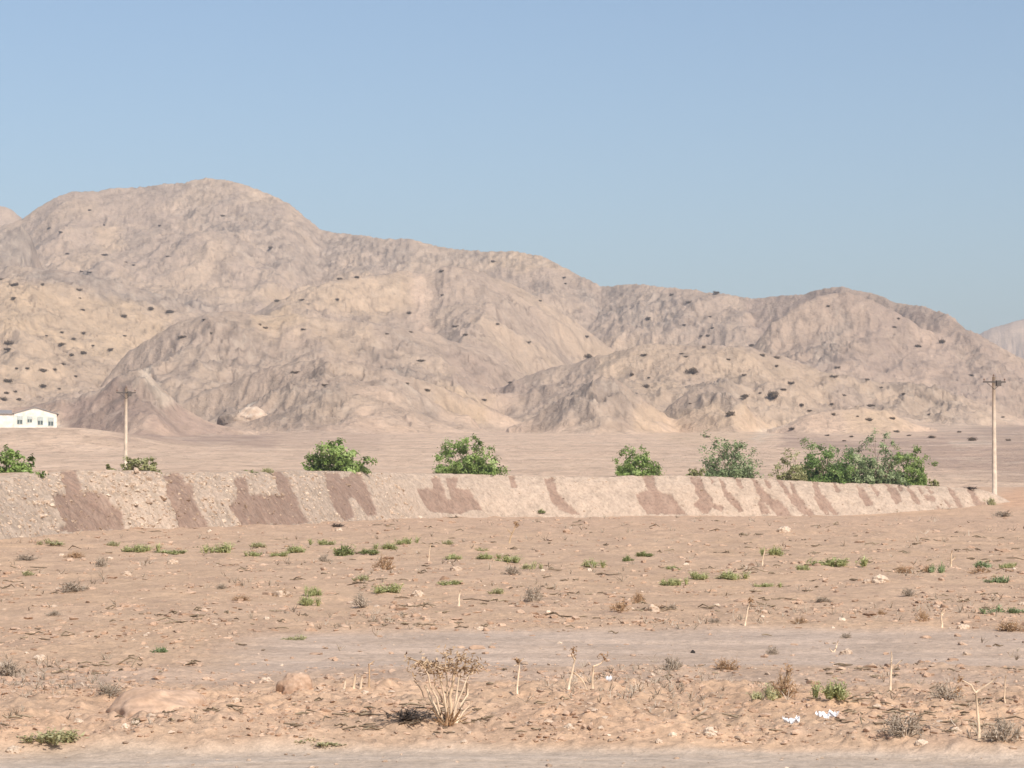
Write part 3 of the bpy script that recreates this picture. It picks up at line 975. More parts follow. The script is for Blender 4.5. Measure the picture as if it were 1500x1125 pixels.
# ------------------------------------------------------------------ power poles
def make_pole(loc, h, arm_tilt, label):
    root = empty("utility_pole", loc)
    m = MB()
    pts = [(0, 0, -0.6), (0, 0, h * .33), (0, 0, h * .66), (0, 0, h)]
    m.tube(pts, [.21, .185, .155, .125], 10)
    m.build("post", M['concrete'], root, True)
    a = MB()
    hl = 0.95
    dx, dy = hl * math.cos(arm_tilt), hl * math.sin(arm_tilt)
    z = h - 0.42
    a.box(-hl, hl, -.20, -.13, z - .06, z + .06)
    ao = a.build("crossarm", M['steel'], root)
    ao.rotation_euler = (0, 0, arm_tilt)
    for s in (-1, 1):
        b = MB().tube([(s * .62, -.165, z - .06), (0, -.165, z - .6)], [.025, .025], 5)
        bo = b.build("brace", M['steel'], root)
        bo.rotation_euler = (0, 0, arm_tilt)
    for x in (-.86, .0, .86):
        zz = z + .06 if x else h - .02
        i = MB().tube([(x, -.165 if x else 0, zz), (x, -.165 if x else 0, zz + .08), (x, -.165 if x else 0, zz + .09), (x, -.165 if x else 0, zz + .17), (x, -.165 if x else 0, zz + .22)], [.02, .02, .07, .06, .025], 8)
        io = i.build("insulator", M['ceramic'], root)
        io.rotation_euler = (0, 0, arm_tilt)
    t = MB().box(.16, .52, -.32, -.02, h - .75, h - .30)
    to = t.build("switch_box", M['steel'], root)
    to.rotation_euler = (0, 0, arm_tilt)
    return tag(root, label, "utility pole", "concrete power poles")


def pole_at(px, ytop, ybase, d, tilt, label):
    a, e0 = ray(px, ybase)
    x, y = math.sin(a) * d, math.cos(a) * d
    z0 = gz(x, y)
    a, e1 = ray(px, ytop)
    make_pole((x, y, z0), CAM_H + e1 * d - z0, tilt, label)


pole_at(1457, 552, 720, 196, 0.15, "tall pale concrete pole with dark crossarm standing at the embankment's low right end")
pole_at(184, 569, 690, 236, 0.1, "concrete pole behind the embankment near the white building, olive scrub hiding its foot")

# ------------------------------------------------------------------ white building
def make_building():
    x0, y0 = BLD
    root = empty("white_building", (float(x0), float(y0), BLD_Z), R(12))
    # local: +x to the right along the gable, gable faces -y; origin at the right corner
    W, Ln, hw, hr = 6.9, 22.0, 2.35, 3.35
    wl = MB()
    V = [(-W, 0, -.5), (0, 0, -.5), (0, 0, hw), (-W / 2, 0, hr), (-W, 0, hw),
         (-W, Ln, -.5), (0, Ln, -.5), (0, Ln, hw), (-W / 2, Ln, hr), (-W, Ln, hw)]
    wl.add(V, [(0, 1, 2, 3, 4), (9, 8, 7, 6, 5), (1, 6, 7, 2), (5, 0, 4, 9)])
    # side wing carrying the long wall on beyond the frame
    wl.box(-W - 15, -W, .12, 7.5, -.5, hw - .1)
    wl.build("wall", M['plaster'], root)
    rf = MB()
    o, t = .18, .12
    k = (hr - hw) / (W / 2)
    e = .35
    for s in (0, 1):
        xe, xm = (0 + e, -W / 2) if s == 0 else (-W - e, -W / 2)
        ze, zm = hw - e * k, hr
        V = [(xe, -o, ze + .01), (xm, -o, zm + .01), (xm, Ln + o, zm + .01), (xe, Ln + o, ze + .01),
             (xe, -o, ze + t), (xm, -o, zm + t), (xm, Ln + o, zm + t), (xe, Ln + o, ze + t)]
        rf.add(V, [(0, 1, 2, 3), (4, 7, 6, 5), (0, 4, 5, 1), (3, 2, 6, 7), (0, 3, 7, 4)])
    V = [(-W - 15.3, -.15, hw - .09), (-W - .3, -.15, hw - .09), (-W - .3, 4, hw + .55), (-W - 15.3, 4, hw + .55), (-W - .3, 7.8, hw - .09), (-W - 15.3, 7.8, hw - .09)]
    V2 = [(x, y, z + .14) for x, y, z in V]
    rf.add(V + V2, [(6, 7, 8, 9), (9, 8, 10, 11), (0, 1, 7, 6), (1, 2, 8, 7), (2, 4, 10, 8), (3, 0, 6, 9), (5, 3, 9, 11)])
    rf.build("roof", M['roofing'], root)
    for cx, z0, z1, ww in ((-5.95, .55, 1.95, .95), (-4.35, .85, 1.9, .85), (-2.65, .45, 1.85, .95), (-.95, .3, 1.75, .95)):
        f = MB()
        fr = .09
        f.box(cx - ww / 2, cx + ww / 2, -.06, .02, z1 - fr, z1)
        f.box(cx - ww / 2, cx + ww / 2, -.06, .02, z0, z0 + fr)
        for sx in (cx - ww / 2, cx + ww / 2 - fr, cx - fr / 2):
            f.box(sx, sx + fr, -.055, .02, z0 + fr, z1 - fr)
        fo = f.build("window", M['winframe'], root)
        MB().box(cx - ww / 2 + fr, cx + ww / 2 - fr, -.03, .01, z0 + fr, z1 - fr).build("pane", M['winglass'], fo)
        # open shutter panel above the pane
        MB().box(cx - ww / 2 + .02, cx + ww / 2 - .02, -.11, -.07, z0 + (z1 - z0) * .52, z1 - .02).build("shutter", M['winframe'], fo)
    pl = MB()
    pl.add([(-W + .2, -.02, -.05), (.4, -.02, -.05), (.4, -.7, -.05), (-W + .2, -.7, -.05), (-W + 1.8, -4.2, -1.5), (1.6, -4.2, -1.5),
            (-W + .2, -.02, -2), (.4, -.02, -2)], [(0, 3, 2, 1), (3, 4, 5, 2), (0, 6, 4, 3), (1, 2, 5, 7)])
    pl.build("plinth", M['concrete'], root)
    tag(root, "low white plastered building with grey gabled roof and four windows below the brown hill", "building")


make_building()

# ------------------------------------------------------------------ dark shrubs dotted over the hills
SHRUBS = [
    # x, y, width px
    (131, 309, 6), (72, 334, 8), (88, 340, 7), (99, 373, 7), (154, 372, 10), (184, 383, 6), (196, 388, 5), (246, 375, 7), (234, 330, 5), (153, 330, 5), (326, 316, 8),
    (397, 363, 8), (119, 397, 6), (130, 399, 8), (21, 415, 14), (63, 418, 8), (1, 408, 9), (21, 440, 9), (115, 426, 9), (122, 454, 8), (117, 437, 5), (220, 452, 11),
    (249, 456, 13), (180, 465, 11), (121, 491, 9), (107, 497, 9), (91, 503, 12), (91, 491, 7), (182, 491, 9), (12, 501, 14), (161, 512, 9), (123, 518, 11), (104, 522, 9),
    (136, 507, 6), (68, 492, 6), (298, 468, 7), (389, 481, 7), (380, 475, 8), (267, 495, 12), (309, 491, 7), (62, 543, 18), (79, 542, 8), (110, 551, 9), (10, 557, 14),
    (62, 568, 13), (86, 569, 7), (8, 575, 9), (23, 574, 7), (4, 585, 14), (27, 585, 9), (92, 534, 9), (40, 541, 8), (25, 541, 8), (12, 512, 12),
    (498, 409, 9), (523, 407, 8), (442, 439, 8), (406, 440, 9), (493, 439, 8), (598, 459, 9), (666, 478, 9), (729, 479, 7), (444, 483, 8), (602, 486, 8), (567, 491, 6),
    (683, 491, 9), (431, 544, 12), (474, 563, 11), (625, 571, 10), (597, 561, 9), (648, 433, 7), (647, 398, 8), (773, 502, 9), (747, 559, 8), (709, 589, 9), (723, 383, 8), (616, 529, 13),
    (883, 413, 8), (1049, 429, 10), (983, 433, 8), (1009, 443, 9), (950, 471, 11), (1001, 475, 8), (1039, 464, 6), (1043, 481, 7), (1036, 493, 8), (1027, 495, 7), (1030, 509, 9),
    (999, 517, 8), (1005, 526, 7), (942, 520, 11), (859, 494, 8), (861, 523, 13), (1101, 507, 9), (1117, 520, 10), (1139, 523, 12), (1137, 535, 8), (1066, 527, 7), (1013, 543, 20),
    (925, 551, 9), (950, 555, 7), (945, 565, 12), (1090, 551, 7), (1157, 560, 12), (1092, 579, 15), (1133, 584, 21), (1147, 571, 9), (1072, 606, 15), (1113, 577, 6), (791, 443, 5),
    (827, 407, 7), (828, 417, 5), (1036, 639, 9), (1011, 591, 5), (1175, 593, 9), (1185, 601, 8), (1219, 593, 7), (1222, 607, 9), (1161, 627, 10), (1235, 578, 8), (1221, 551, 12),
    (1269, 557, 8), (1291, 567, 6), (1323, 579, 7), (1275, 594, 12), (1272, 615, 11), (1307, 615, 9), (1313, 631, 11), (1332, 637, 8), (1365, 639, 12), (1424, 642, 15), (1469, 612, 5),
    (1423, 549, 7), (1345, 505, 13), (1310, 479, 8), (1213, 450, 6), (1315, 466, 7), (1380, 501, 10), (1103, 507, 7), (1227, 540, 9), (1148, 571, 8), (1405, 632, 7), (1212, 637, 7),
    (1247, 639, 7), (1236, 645, 6), (1257, 612, 5), (1477, 644, 7), (1361, 607, 6),
]
SHRUBS = [s for i, s in enumerate(SHRUBS) if all(math.hypot(s[0] - t[0], s[1] - t[1]) > 4 for t in SHRUBS[:i])]


def shrub_mesh(seed):
    """a metre-wide low cushion of scrub: leaves and twigs in uneven lumps"""
    rng = np.random.default_rng(seed)
    m = MB()
    for k in range(7):
        c = np.array([rng.uniform(-.34, .34), rng.uniform(-.3, .3), rng.uniform(.12, .36)])
        n = 60
        C = c + rng.normal(size=(n, 3)) * np.array([.12, .12, .10])
        C[:, 2] = np.abs(C[:, 2])
        m.leaves(C, (C - c) + rng.normal(size=(n, 3)) * .06 + [0, 0, .05], rng.uniform(.09, .16, n), rng.uniform(.06, .10, n), np.clip(rng.normal(.45, .2, n), 0, 1), rng)
        m.tube([(0, 0, -.25), c * .6, c], [.03, .02, .01], 4, tone=.2)
    return m


PROTO_SHRUB = None
shr_meshes = []
for k in range(6):
    o = shrub_mesh(900 + k).build("shrub", M['scrub'])
    shr_meshes.append(o.data)
    if k == 0:
        PROTO_SHRUB = o
    else:
        bpy.data.objects.remove(o)

ORD = ["first", "second", "third", "fourth", "fifth", "sixth", "seventh", "eighth", "ninth", "tenth", "eleventh", "twelfth", "thirteenth",
       "fourteenth", "fifteenth", "sixteenth", "seventeenth", "eighteenth"]


def ordinal_labels(items, zone_of, describe):
    """items -> labels that count along each zone from its left side"""
    zones = {}
    for i, it in enumerate(items):
        zones.setdefault(zone_of(it), []).append(i)
    lab = [None] * len(items)
    for z, ids in zones.items():
        ids.sort(key=lambda i: items[i][0])
        for k, i in enumerate(ids):
            if len(ids) == 1:
                lab[i] = f"{describe(items[i])}, alone {z}"
            else:
                pos = "leftmost" if k == 0 else ("rightmost" if k == len(ids) - 1 else ORD[k] + " from left")
                lab[i] = f"{describe(items[i])}, {pos} {z}"
    return lab


def hill_zone(s):
    x, y = s[0], s[1]
    if x < 270:
        if y < 360: return "high under the highest summit"
        if y < 404: return "just above the dark descending ridge"
        if y < 445: return "at the top of the pale sand slope"
        if y < 475: return "in the middle of the pale sand slope"
        if y < 505: return "low on the pale sand slope"
        if y < 538: return "under the pale sand slope"
        if y < 560: return "in the upper row above the white building"
        return "in the lower row above the white building"
    if x < 560:
        if y < 380: return "on the bare flank of the highest summit"
        if y < 450: return "on the rounded pale shoulder below the saddle"
        if y < 500: return "along the purple shoulder crest"
        return "on the smooth middle swell"
    if x < 800:
        if y < 450: return "under the middle of the skyline"
        if y < 500: return "midway up the central slope"
        return "low on the central slope"
    if x < 1060:
        if y < 450: return "by the sagging skyline"
        if y < 485: return "below the sagging skyline"
        if y < 512: return "at the upper edge of the pale apron"
        if y < 546: return "across the middle of the pale apron"
        return "beside the rocky outcrop"
    if x < 1200:
        if y < 545: return "in the upper cluster of the right-hand apron"
        if y < 590: return "in the middle cluster of the right-hand apron"
        return "low on the right-hand apron"
    if y < 520: return "on the bare right-hand summit"
    if y < 570: return "along the foot of the right-hand summit"
    if y < 600: return "on the slope under the right-hand summit"
    if y < 622: return "above the long bush clump"
    return "in the lowest row above the embankment"


def shrub_desc(s):
    w = s[2]
    return ("big wide" if w >= 18 else "large" if w >= 13 else "medium" if w >= 10 else "small" if w >= 7 else "tiny") + " dark shrub"


for k, (s, lab) in enumerate(zip(SHRUBS, ordinal_labels(SHRUBS, hill_zone, shrub_desc))):
    x, y, w = s
    p, d = at_ground(x, y + w * 0.25, far=True)
    o = PROTO_SHRUB if k == 0 else PROTO_SHRUB.copy()
    if k:
        o.data = shr_meshes[k % 6]
        COL.objects.link(o)
    sz = w * 1.02 * d / FPX
    o.location = (p[0], p[1], p[2] - 0.04 * sz)
    o.scale = (sz, sz, sz * random.uniform(.6, .95))
    o.rotation_euler = (0, 0, random.uniform(0, 6.28))
    tag(o, lab, "shrub", "dark shrubs dotted over the hills")

# ------------------------------------------------------------------ plants of the field
def tuft_mesh(seed, n=70, blade=0.5, spread=.5, flat=1.0):
    """a metre-wide loose patch of small leafy shoots"""
    rng = np.random.default_rng(seed)
    m = MB()
    for q in range(9):
        cx, cy = rng.normal(0, .24), rng.normal(0, .22)
        ht = rng.uniform(.3, 1.0)
        for k in range(n // 6):
            a = rng.uniform(0, 6.28)
            b = np.array([cx, cy, 0]) + rng.normal(size=3) * [.04, .04, 0]
            out = np.array([math.cos(a), math.sin(a), 0]) * rng.uniform(.03, .22)
            h = rng.uniform(.35, 1.0) * ht
            p0, p1, p2 = b, b + out * .45 + [0, 0, h * .6], b + out + [0, 0, h]
            w = rng.uniform(.012, .03)
            sd = np.array([-math.sin(a + .6), math.cos(a + .6), 0]) * w
            t = float(np.clip(rng.normal(.55, .2), 0, 1))
            m.add([p0 - sd * .6, p0 + sd * .6, p1 + sd, p1 - sd, p2], [(0, 1, 2, 3), (3, 2, 4)], t)
            c = p0 + (p2 - p0) * rng.uniform(.25, 1, (4, 1)) + rng.normal(size=(4, 3)) * .05
            c[:, 2] = np.abs(c[:, 2])
            m.leaves(c, rng.normal(size=(4, 3)) + [0, 0, 1], rng.uniform(.07, .13, 4), rng.uniform(.04, .07, 4), np.clip(rng.normal(.55, .2, 4), 0, 1), rng)
    return m


def dry_mesh(seed, n=34):
    """a metre-wide cushion of dry branching twigs"""
    rng = np.random.default_rng(seed)
    m = MB()
    for k in range(n):
        a, el = rng.uniform(0, 6.28), rng.uniform(.15, 1.35)
        L = rng.uniform(.35, .62)
        d = np.array([math.cos(a) * math.cos(el), math.sin(a) * math.cos(el), math.sin(el) * .95])
        p1 = d * L * .55 + rng.normal(size=3) * .03
        p2 = d * L + rng.normal(size=3) * .05
        t = float(np.clip(rng.normal(.5, .2), 0, 1))
        m.tube([(0, 0, -.05), p1, p2], [.022, .014, .006], 4, cap=False, tone=t)
        for j in range(5):
            q = p1 + (p2 - p1) * rng.random()
            m.tube([q, q + d * .12 + rng.normal(size=3) * .10], [.010, .004], 3, cap=False, tone=t)
        c = p1 + (p2 - p1) * rng.random((6, 1)) + rng.normal(size=(6, 3)) * .05
        m.leaves(c, rng.normal(size=(6, 3)), np.full(6, .09), np.full(6, .045), np.clip(rng.normal(t, .15, 6), 0, 1), rng)
    return m


def protos(fn, seeds, name, mat, **kw):
    out = []
    for s in seeds:
        o = fn(s, **kw).build(name, mat)
        out.append(o.data)
        bpy.data.objects.remove(o)
    return out


M['herb'] = tone_mat("herb_green", (.21, .22, .08), (.41, .42, .19), (.55, .55, .31), 0.7, 0.3)
M['herb_deep'] = tone_mat("herb_deep_green", (.12, .135, .045), (.25, .28, .11), (.40, .41, .21), 0.7, 0.3)
M['herb_olive'] = tone_mat("herb_olive", (.24, .22, .10), (.42, .40, .21), (.56, .53, .33), 0.8, 0.25)
TUFT = {
    'g': protos(tuft_mesh, (1, 2, 3, 11), "green_tuft", M['herb'], n=99),
    'd': protos(tuft_mesh, (4, 5), "green_tuft", M['herb_deep'], n=108),
    'o': protos(tuft_mesh, (6, 7), "green_tuft", M['herb_olive'], n=70),
    'p': protos(tuft_mesh, (8, 9), "green_tuft", M['leaf_blue'], n=60),
}
DRY = protos(dry_mesh, (21, 22, 23, 24), "dry_shrub", M['dry_grey'])
DRYB = protos(dry_mesh, (25, 26), "dry_shrub", M['straw_brown'])

# x, y of foot, width px, height px, kind
TUFTS = [
    (75, 800, 25, 10, 'o'), (165, 800, 20, 9, 'o'), (204, 809, 30, 15, 'g'), (255, 812, 34, 7, 'g'), (316, 810, 32, 17, 'g'), (377, 801, 18, 8, 'o'), (373, 815, 16, 10, 'g'),
    (40, 844, 16, 8, 'o'), (407, 816, 20, 8, 'g'), (434, 810, 26, 11, 'g'), (475, 798, 18, 11, 'g'), (500, 814, 32, 20, 'd'), (540, 812, 28, 8, 'd'), (573, 805, 24, 10, 'g'),
    (593, 798, 18, 13, 'g'), (657, 798, 18, 8, 'o'), (668, 819, 20, 9, 'g'), (708, 820, 24, 9, 'g'), (703, 807, 16, 6, 'o'), (745, 824, 24, 13, 'g'), (565, 868, 32, 16, 'g'),
    (445, 887, 24, 15, 'g'), (460, 873, 16, 18, 'g'), (532, 851, 22, 10, 'o'), (658, 857, 28, 9, 'g'), (730, 870, 20, 11, 'o'), (432, 937, 22, 9, 'o'), (240, 956, 24, 10, 'p'),
    (780, 834, 22, 13, 'o'), (861, 831, 24, 12, 'g'), (985, 858, 24, 15, 'g'), (985, 835, 13, 8, 'g'), (1026, 849, 20, 14, 'g'), (1065, 850, 30, 13, 'g'), (1121, 860, 22, 9, 'g'),
    (942, 815, 22, 9, 'd'), (920, 822, 13, 9, 'd'), (1138, 814, 22, 13, 'g'), (1220, 830, 40, 18, 'g'), (1177, 835, 16, 10, 'g'), (1372, 839, 18, 18, 'p'), (1440, 832, 28, 12, 'p'),
    (1474, 832, 20, 10, 'g'), (1465, 853, 30, 11, 'p'), (1472, 898, 34, 13, 'p'), (1230, 1027, 38, 26, 'g'), (1118, 1023, 32, 24, 'o'), (85, 1088, 64, 22, 'o'),
    (465, 1090, 38, 11, 'o'), (1452, 744, 18, 17, 'o'), (366, 690, 12, 5, 'd'), (391, 690, 14, 9, 'o'), (1318, 755, 26, 7, 'o'), (792, 752, 10, 7, 'd'),
]


def tuft_zone(t):
    x, y = t[0], t[1]
    if y > 1060: return "by the edge of the road shoulder"
    if y > 940: return "beyond the dusty track's near side"
    if y < 765: return "on or against the embankment"
    if y < 826:
        if x < 390: return "in the row near the embankment's left foot"
        if x < 620: return "in the row below the H-shaped brown patch"
        if x < 800: return "in the row below the forked brown patch"
        return "in the row below the bottle-shaped brown patch"
    if x < 620: return "midfield, well left of the tall dry bush's line"
    if x < 900: return "midfield between bank and tall dry bush"
    if x < 1180: return "midfield below the slim-striped part of the bank"
    return "midfield towards the tall pole"


TW = {'g': "green", 'd': "dark green", 'o': "olive", 'p': "pale grey-green"}


def tuft_desc(t):
    sz = "large" if t[2] >= 34 else "small" if t[2] >= 20 else "tiny"
    sh = "upright" if t[3] > .75 * t[2] else "flat" if t[3] < .35 * t[2] else "low"
    return f"{sz} {sh} {TW[t[4]]} tuft"


def put_small(meshes, name, x, y, w, h, lab, cat, group, k, far=False):
    if y < 765 and y > 690 and x < 1470:
        # on the bank's face or crest
        kk = int(np.argmin(np.abs(BPX - x) + np.abs(BPY - y)))
        p = np.array(BP.reshape(-1, 3)[kk])
        d = math.hypot(p[0], p[1])
    elif y <= 690:
        p, d = crest_at(x, .5, -.05)
    else:
        p, d = at_ground(x, y, far)
    o = bpy.data.objects.new(name, meshes[k % len(meshes)])
    COL.objects.link(o)
    s = d / FPX
    o.location = (p[0], p[1], p[2] - .01)
    o.scale = (w * s, w * s * .8, h * s)
    o.rotation_euler = (0, 0, random.uniform(0, 6.28))
    if abs(math.sin(o.rotation_euler[2])) > .5:
        o.scale[1] = w * s
    tag(o, lab, cat, group)
    return o


for k, (t, lab) in enumerate(zip(TUFTS, ordinal_labels(TUFTS, tuft_zone, tuft_desc))):
    put_small(TUFT[t[4]], "green_tuft", t[0], t[1], t[2] * 1.45, t[3] * 1.2, lab, "tuft", "green tufts in the dry field", k)

# x, y, w, h, kind (g grey, b brown)
DRIES = [
    (105, 867, 42, 15, 'g'), (77, 902, 28, 9, 'g'), (148, 831, 24, 17, 'g'), (110, 817, 30, 9, 'b'), (38, 821, 36, 9, 'g'), (352, 881, 28, 9, 'b'), (325, 863, 16, 10, 'g'),
    (562, 835, 30, 20, 'b'), (475, 823, 20, 12, 'g'), (530, 891, 28, 24, 'g'), (415, 874, 32, 11, 'b'), (750, 842, 30, 14, 'g'), (910, 896, 30, 17, 'b'), (935, 884, 20, 18, 'b'),
    (783, 881, 28, 26, 'g'), (962, 893, 30, 9, 'b'), (984, 982, 36, 20, 'g'), (1066, 982, 38, 17, 'b'), (1132, 959, 18, 15, 'g'), (1330, 874, 24, 12, 'g'), (1351, 911, 18, 19, 'b'),
    (1326, 840, 30, 11, 'b'), (1436, 840, 34, 10, 'b'), (1205, 882, 30, 8, 'g'), (1172, 913, 28, 10, 'b'), (1482, 925, 40, 15, 'b'), (12, 992, 48, 26, 'g'), (160, 1019, 40, 20, 'g'),
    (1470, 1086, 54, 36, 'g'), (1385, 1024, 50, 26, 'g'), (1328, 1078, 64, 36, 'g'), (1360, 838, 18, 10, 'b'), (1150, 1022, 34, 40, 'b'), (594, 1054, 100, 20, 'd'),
    (1048, 912, 18, 9, 'g'), (1240, 935, 18, 9, 'g'), (1290, 900, 18, 8, 'b'), (985, 892, 14, 8, 'g'), (1390, 752, 30, 7, 'g'), (1470, 757, 30, 9, 'g'), (1420, 706, 26, 5, 'd'), (495, 772, 24, 8, 'd'),
]


def dry_zone(t):
    x, y = t[0], t[1]
    if y > 1060: return "by the white forked stalk"
    if y > 985: return "on the rough strip before the track"
    if y > 925: return "along the dusty track"
    if y < 765: return "against the embankment's low end"
    if x < 300: return "in the left midfield"
    if x < 640: return "below the H-shaped brown patch"
    if x < 1000: return "in the middle of the field"
    if x < 1250: return "below the slim-striped bank"
    return "in the midfield towards the tall pole"


def dry_desc(t):
    sz = "large" if t[2] >= 40 else "small" if t[2] >= 26 else "tiny"
    return f"{sz} {'grey' if t[4] == 'g' else 'brown' if t[4] == 'b' else 'dark'} dry shrub"


M['twig_and_shade'] = tone_mat("dead_twig_and_shade", (.03, .024, .02), (.07, .055, .045), (.14, .11, .09))  # dead twigs, kept dark so the pile also reads as shadow
DRYD = protos(dry_mesh, (27,), "dry_shrub", M['twig_and_shade'])
for k, (t, lab) in enumerate(zip(DRIES, ordinal_labels(DRIES, dry_zone, dry_desc))):
    if t[:2] == (594, 1054):  # dark twigs laid where the tall bush's shadow falls
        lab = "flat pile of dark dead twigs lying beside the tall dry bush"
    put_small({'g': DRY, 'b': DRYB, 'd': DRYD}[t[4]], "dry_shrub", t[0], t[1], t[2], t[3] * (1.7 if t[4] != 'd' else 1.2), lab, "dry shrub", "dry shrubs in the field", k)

# ------------------------------------------------------------------ bleached stalks
def pxs(p0, d, x, y, x0, y0, depth=0.0):
    """photo offset -> metres at distance d"""
    return np.array([(x - x0) * d / FPX, depth, (y0 - y) * d / FPX])


def stalk(x0, y0, lines, label, mat='straw', heads=(), rad=3.0):
    """lines: polylines in photo pixels (first one is the stalk, the others its twigs)"""
    p, d = at_ground(x0, y0)
    root = empty("dry_stalk", (p[0], p[1], p[2] - .015))
    rng = np.random.default_rng(int(x0 * 7 + y0))
    for k, ln in enumerate(lines):
        dep = rng.uniform(-.05, .05) if k else 0
        pts = [pxs(p, d, x, y, x0, y0, dep * (i > 0)) for i, (x, y) in enumerate(ln)]
        # finer bends
        fine = []
        for a, b in zip(pts[:-1], pts[1:]):
            fine += [a, a * .5 + b * .5 + rng.normal(size=3) * np.linalg.norm(b - a) * .035]
        fine.append(pts[-1])
        r0 = .82 * (rad if k == 0 else rad * .62) * d / FPX
        rr = [r0 * (1 - .5 * i / (len(fine) - 1)) for i in range(len(fine))]
        m = MB().tube(fine, rr, 6, tone=float(rng.uniform(.6, .95)))
        m.build("stalk" if k == 0 else "twig", M[mat], root, True)
    for hx, hy, hs in heads:
        c = pxs(p, d, hx, hy, x0, y0)
        m = MB()
        n = 26
        C = c + rng.normal(size=(n, 3)) * hs * .35 * d / FPX
        m.leaves(C, rng.normal(size=(n, 3)), rng.uniform(4, 8, n) * d / FPX, rng.uniform(1.5, 3, n) * d / FPX, np.clip(rng.normal(.4, .2, n), 0, 1), rng)
        m.build("seed_head", M['straw_brown'], root)
    tag(root, label, "dry stalk", "bleached dry stalks")
    return root


stalk(1434, 1086, [[(1434, 1086), (1433, 1050), (1430, 1012)], [(1430, 1014), (1444, 1003), (1459, 992)], [(1430, 1014), (1424, 1004), (1412, 997)]],
      "tall white forked stalk shaped like a Y near the road shoulder", rad=3.4, heads=[(1408, 995, 9), (1405, 1010, 8)])
stalk(1304, 1013, [[(1304, 1013), (1305, 990), (1306, 967)], [(1306, 980), (1314, 972), (1321, 966)], [(1306, 970), (1306, 955)]],
      "straight white stalk with one short side twig between track and berm", rad=2.6)
stalk(758, 1018, [[(758, 1018), (759, 990), (761, 966)], [(761, 968), (767, 962)], [(760, 970), (753, 973)]], "single thin straw-coloured stalk just beyond the tall dry bush", rad=2.4, heads=[(758, 966, 6)])
stalk(833, 1012, [[(833, 1012), (838, 985), (843, 962)], [(840, 984), (852, 994), (860, 1010)], [(842, 966), (836, 955)]],
      "bent pale stalk with a low sloping branch like a letter N", rad=3.0, heads=[(840, 953, 10)])
stalk(868, 1011, [[(868, 1011), (868, 990), (869, 974)], [(869, 975), (880, 971), (888, 964)]], "pale stalk with its top bent sideways, next to the N-shaped stalk", rad=2.8, heads=[(884, 960, 12)])
for x, hh, lab in ((504, 15, "shortest of four bleached stubs in a row beside the earth block"), (518, 24, "grey-white stub standing second in the row of four beside the earth block"),
                   (528, 22, "whitest stub, third in the row of four beside the earth block")):
    stalk(x, 1009, [[(x, 1009), (x + 1, 1009 - hh * .5), (x + 2, 1009 - hh)]], lab, rad=3.0)
stalk(541, 1009, [[(541, 1009), (541, 990), (540, 972)], [(540, 974), (548, 968)]], "thin tan stub, tallest and last of the four in a row beside the earth block", 'straw_brown', rad=2.2)
stalk(1222, 956, [[(1221, 956), (1225, 948), (1228, 938)], [(1221, 955), (1214, 948)]], "small pale V-shaped stalk lying on the dusty track", rad=1.7)
stalk(1091, 917, [[(1091, 917), (1094, 900), (1099, 880)]], "leaning straw-coloured stalk at the far edge of the track", rad=2.0, heads=[(1099, 878, 6)])
stalk(1380, 919, [[(1380, 919), (1379, 905), (1382, 890)], [(1380, 900), (1386, 892)]], "short whitish stalk at the far edge of the track below the tall pole", rad=2.2)
stalk(672, 889, [[(672, 889), (672, 876), (674, 865)]], "short thick pale stub in the midfield below the forked brown patch", rad=2.6)
stalk(628, 823, [[(628, 823), (629, 808), (631, 796)]], "faint thin stalk among green tufts under the forked brown patch", 'straw', rad=1.4)
stalk(746, 797, [[(746, 797), (749, 784), (756, 768)], [(750, 782), (743, 776)]], "curved tan stalk close to the embankment foot in mid-length", 'straw_brown', rad=2.0, heads=[(756, 768, 6)])
stalk(1393, 831, [[(1393, 831), (1393, 818), (1395, 806)], [(1393, 822), (1401, 814)]], "pale upright stalk between two dry shrubs in the right midfield", rad=1.9)
stalk(1117, 829, [[(1117, 829), (1118, 815), (1121, 802)]], "faint pale stalk beside the green tuft in the row under the slim stripes", rad=1.6)
stalk(1152, 1021, [[(1152, 1021), (1152, 1000), (1155, 985)], [(1152, 1000), (1160, 978)]], "straw stalk rising out of the brown dry shrub by the olive tuft", rad=2.2, heads=[(1156, 980, 10)])
stalk(1473, 1032, [[(1473, 1032), (1472, 1012), (1474, 990)]], "thin pale stalk beside the large grey shrub near the berm's right end", rad=1.8)

# ------------------------------------------------------------------ tall dry bush
M['withered'] = tone_mat("withered_leaf", (.24, .15, .085), (.46, .32, .20), (.66, .51, .35), 0.9, 0.2)


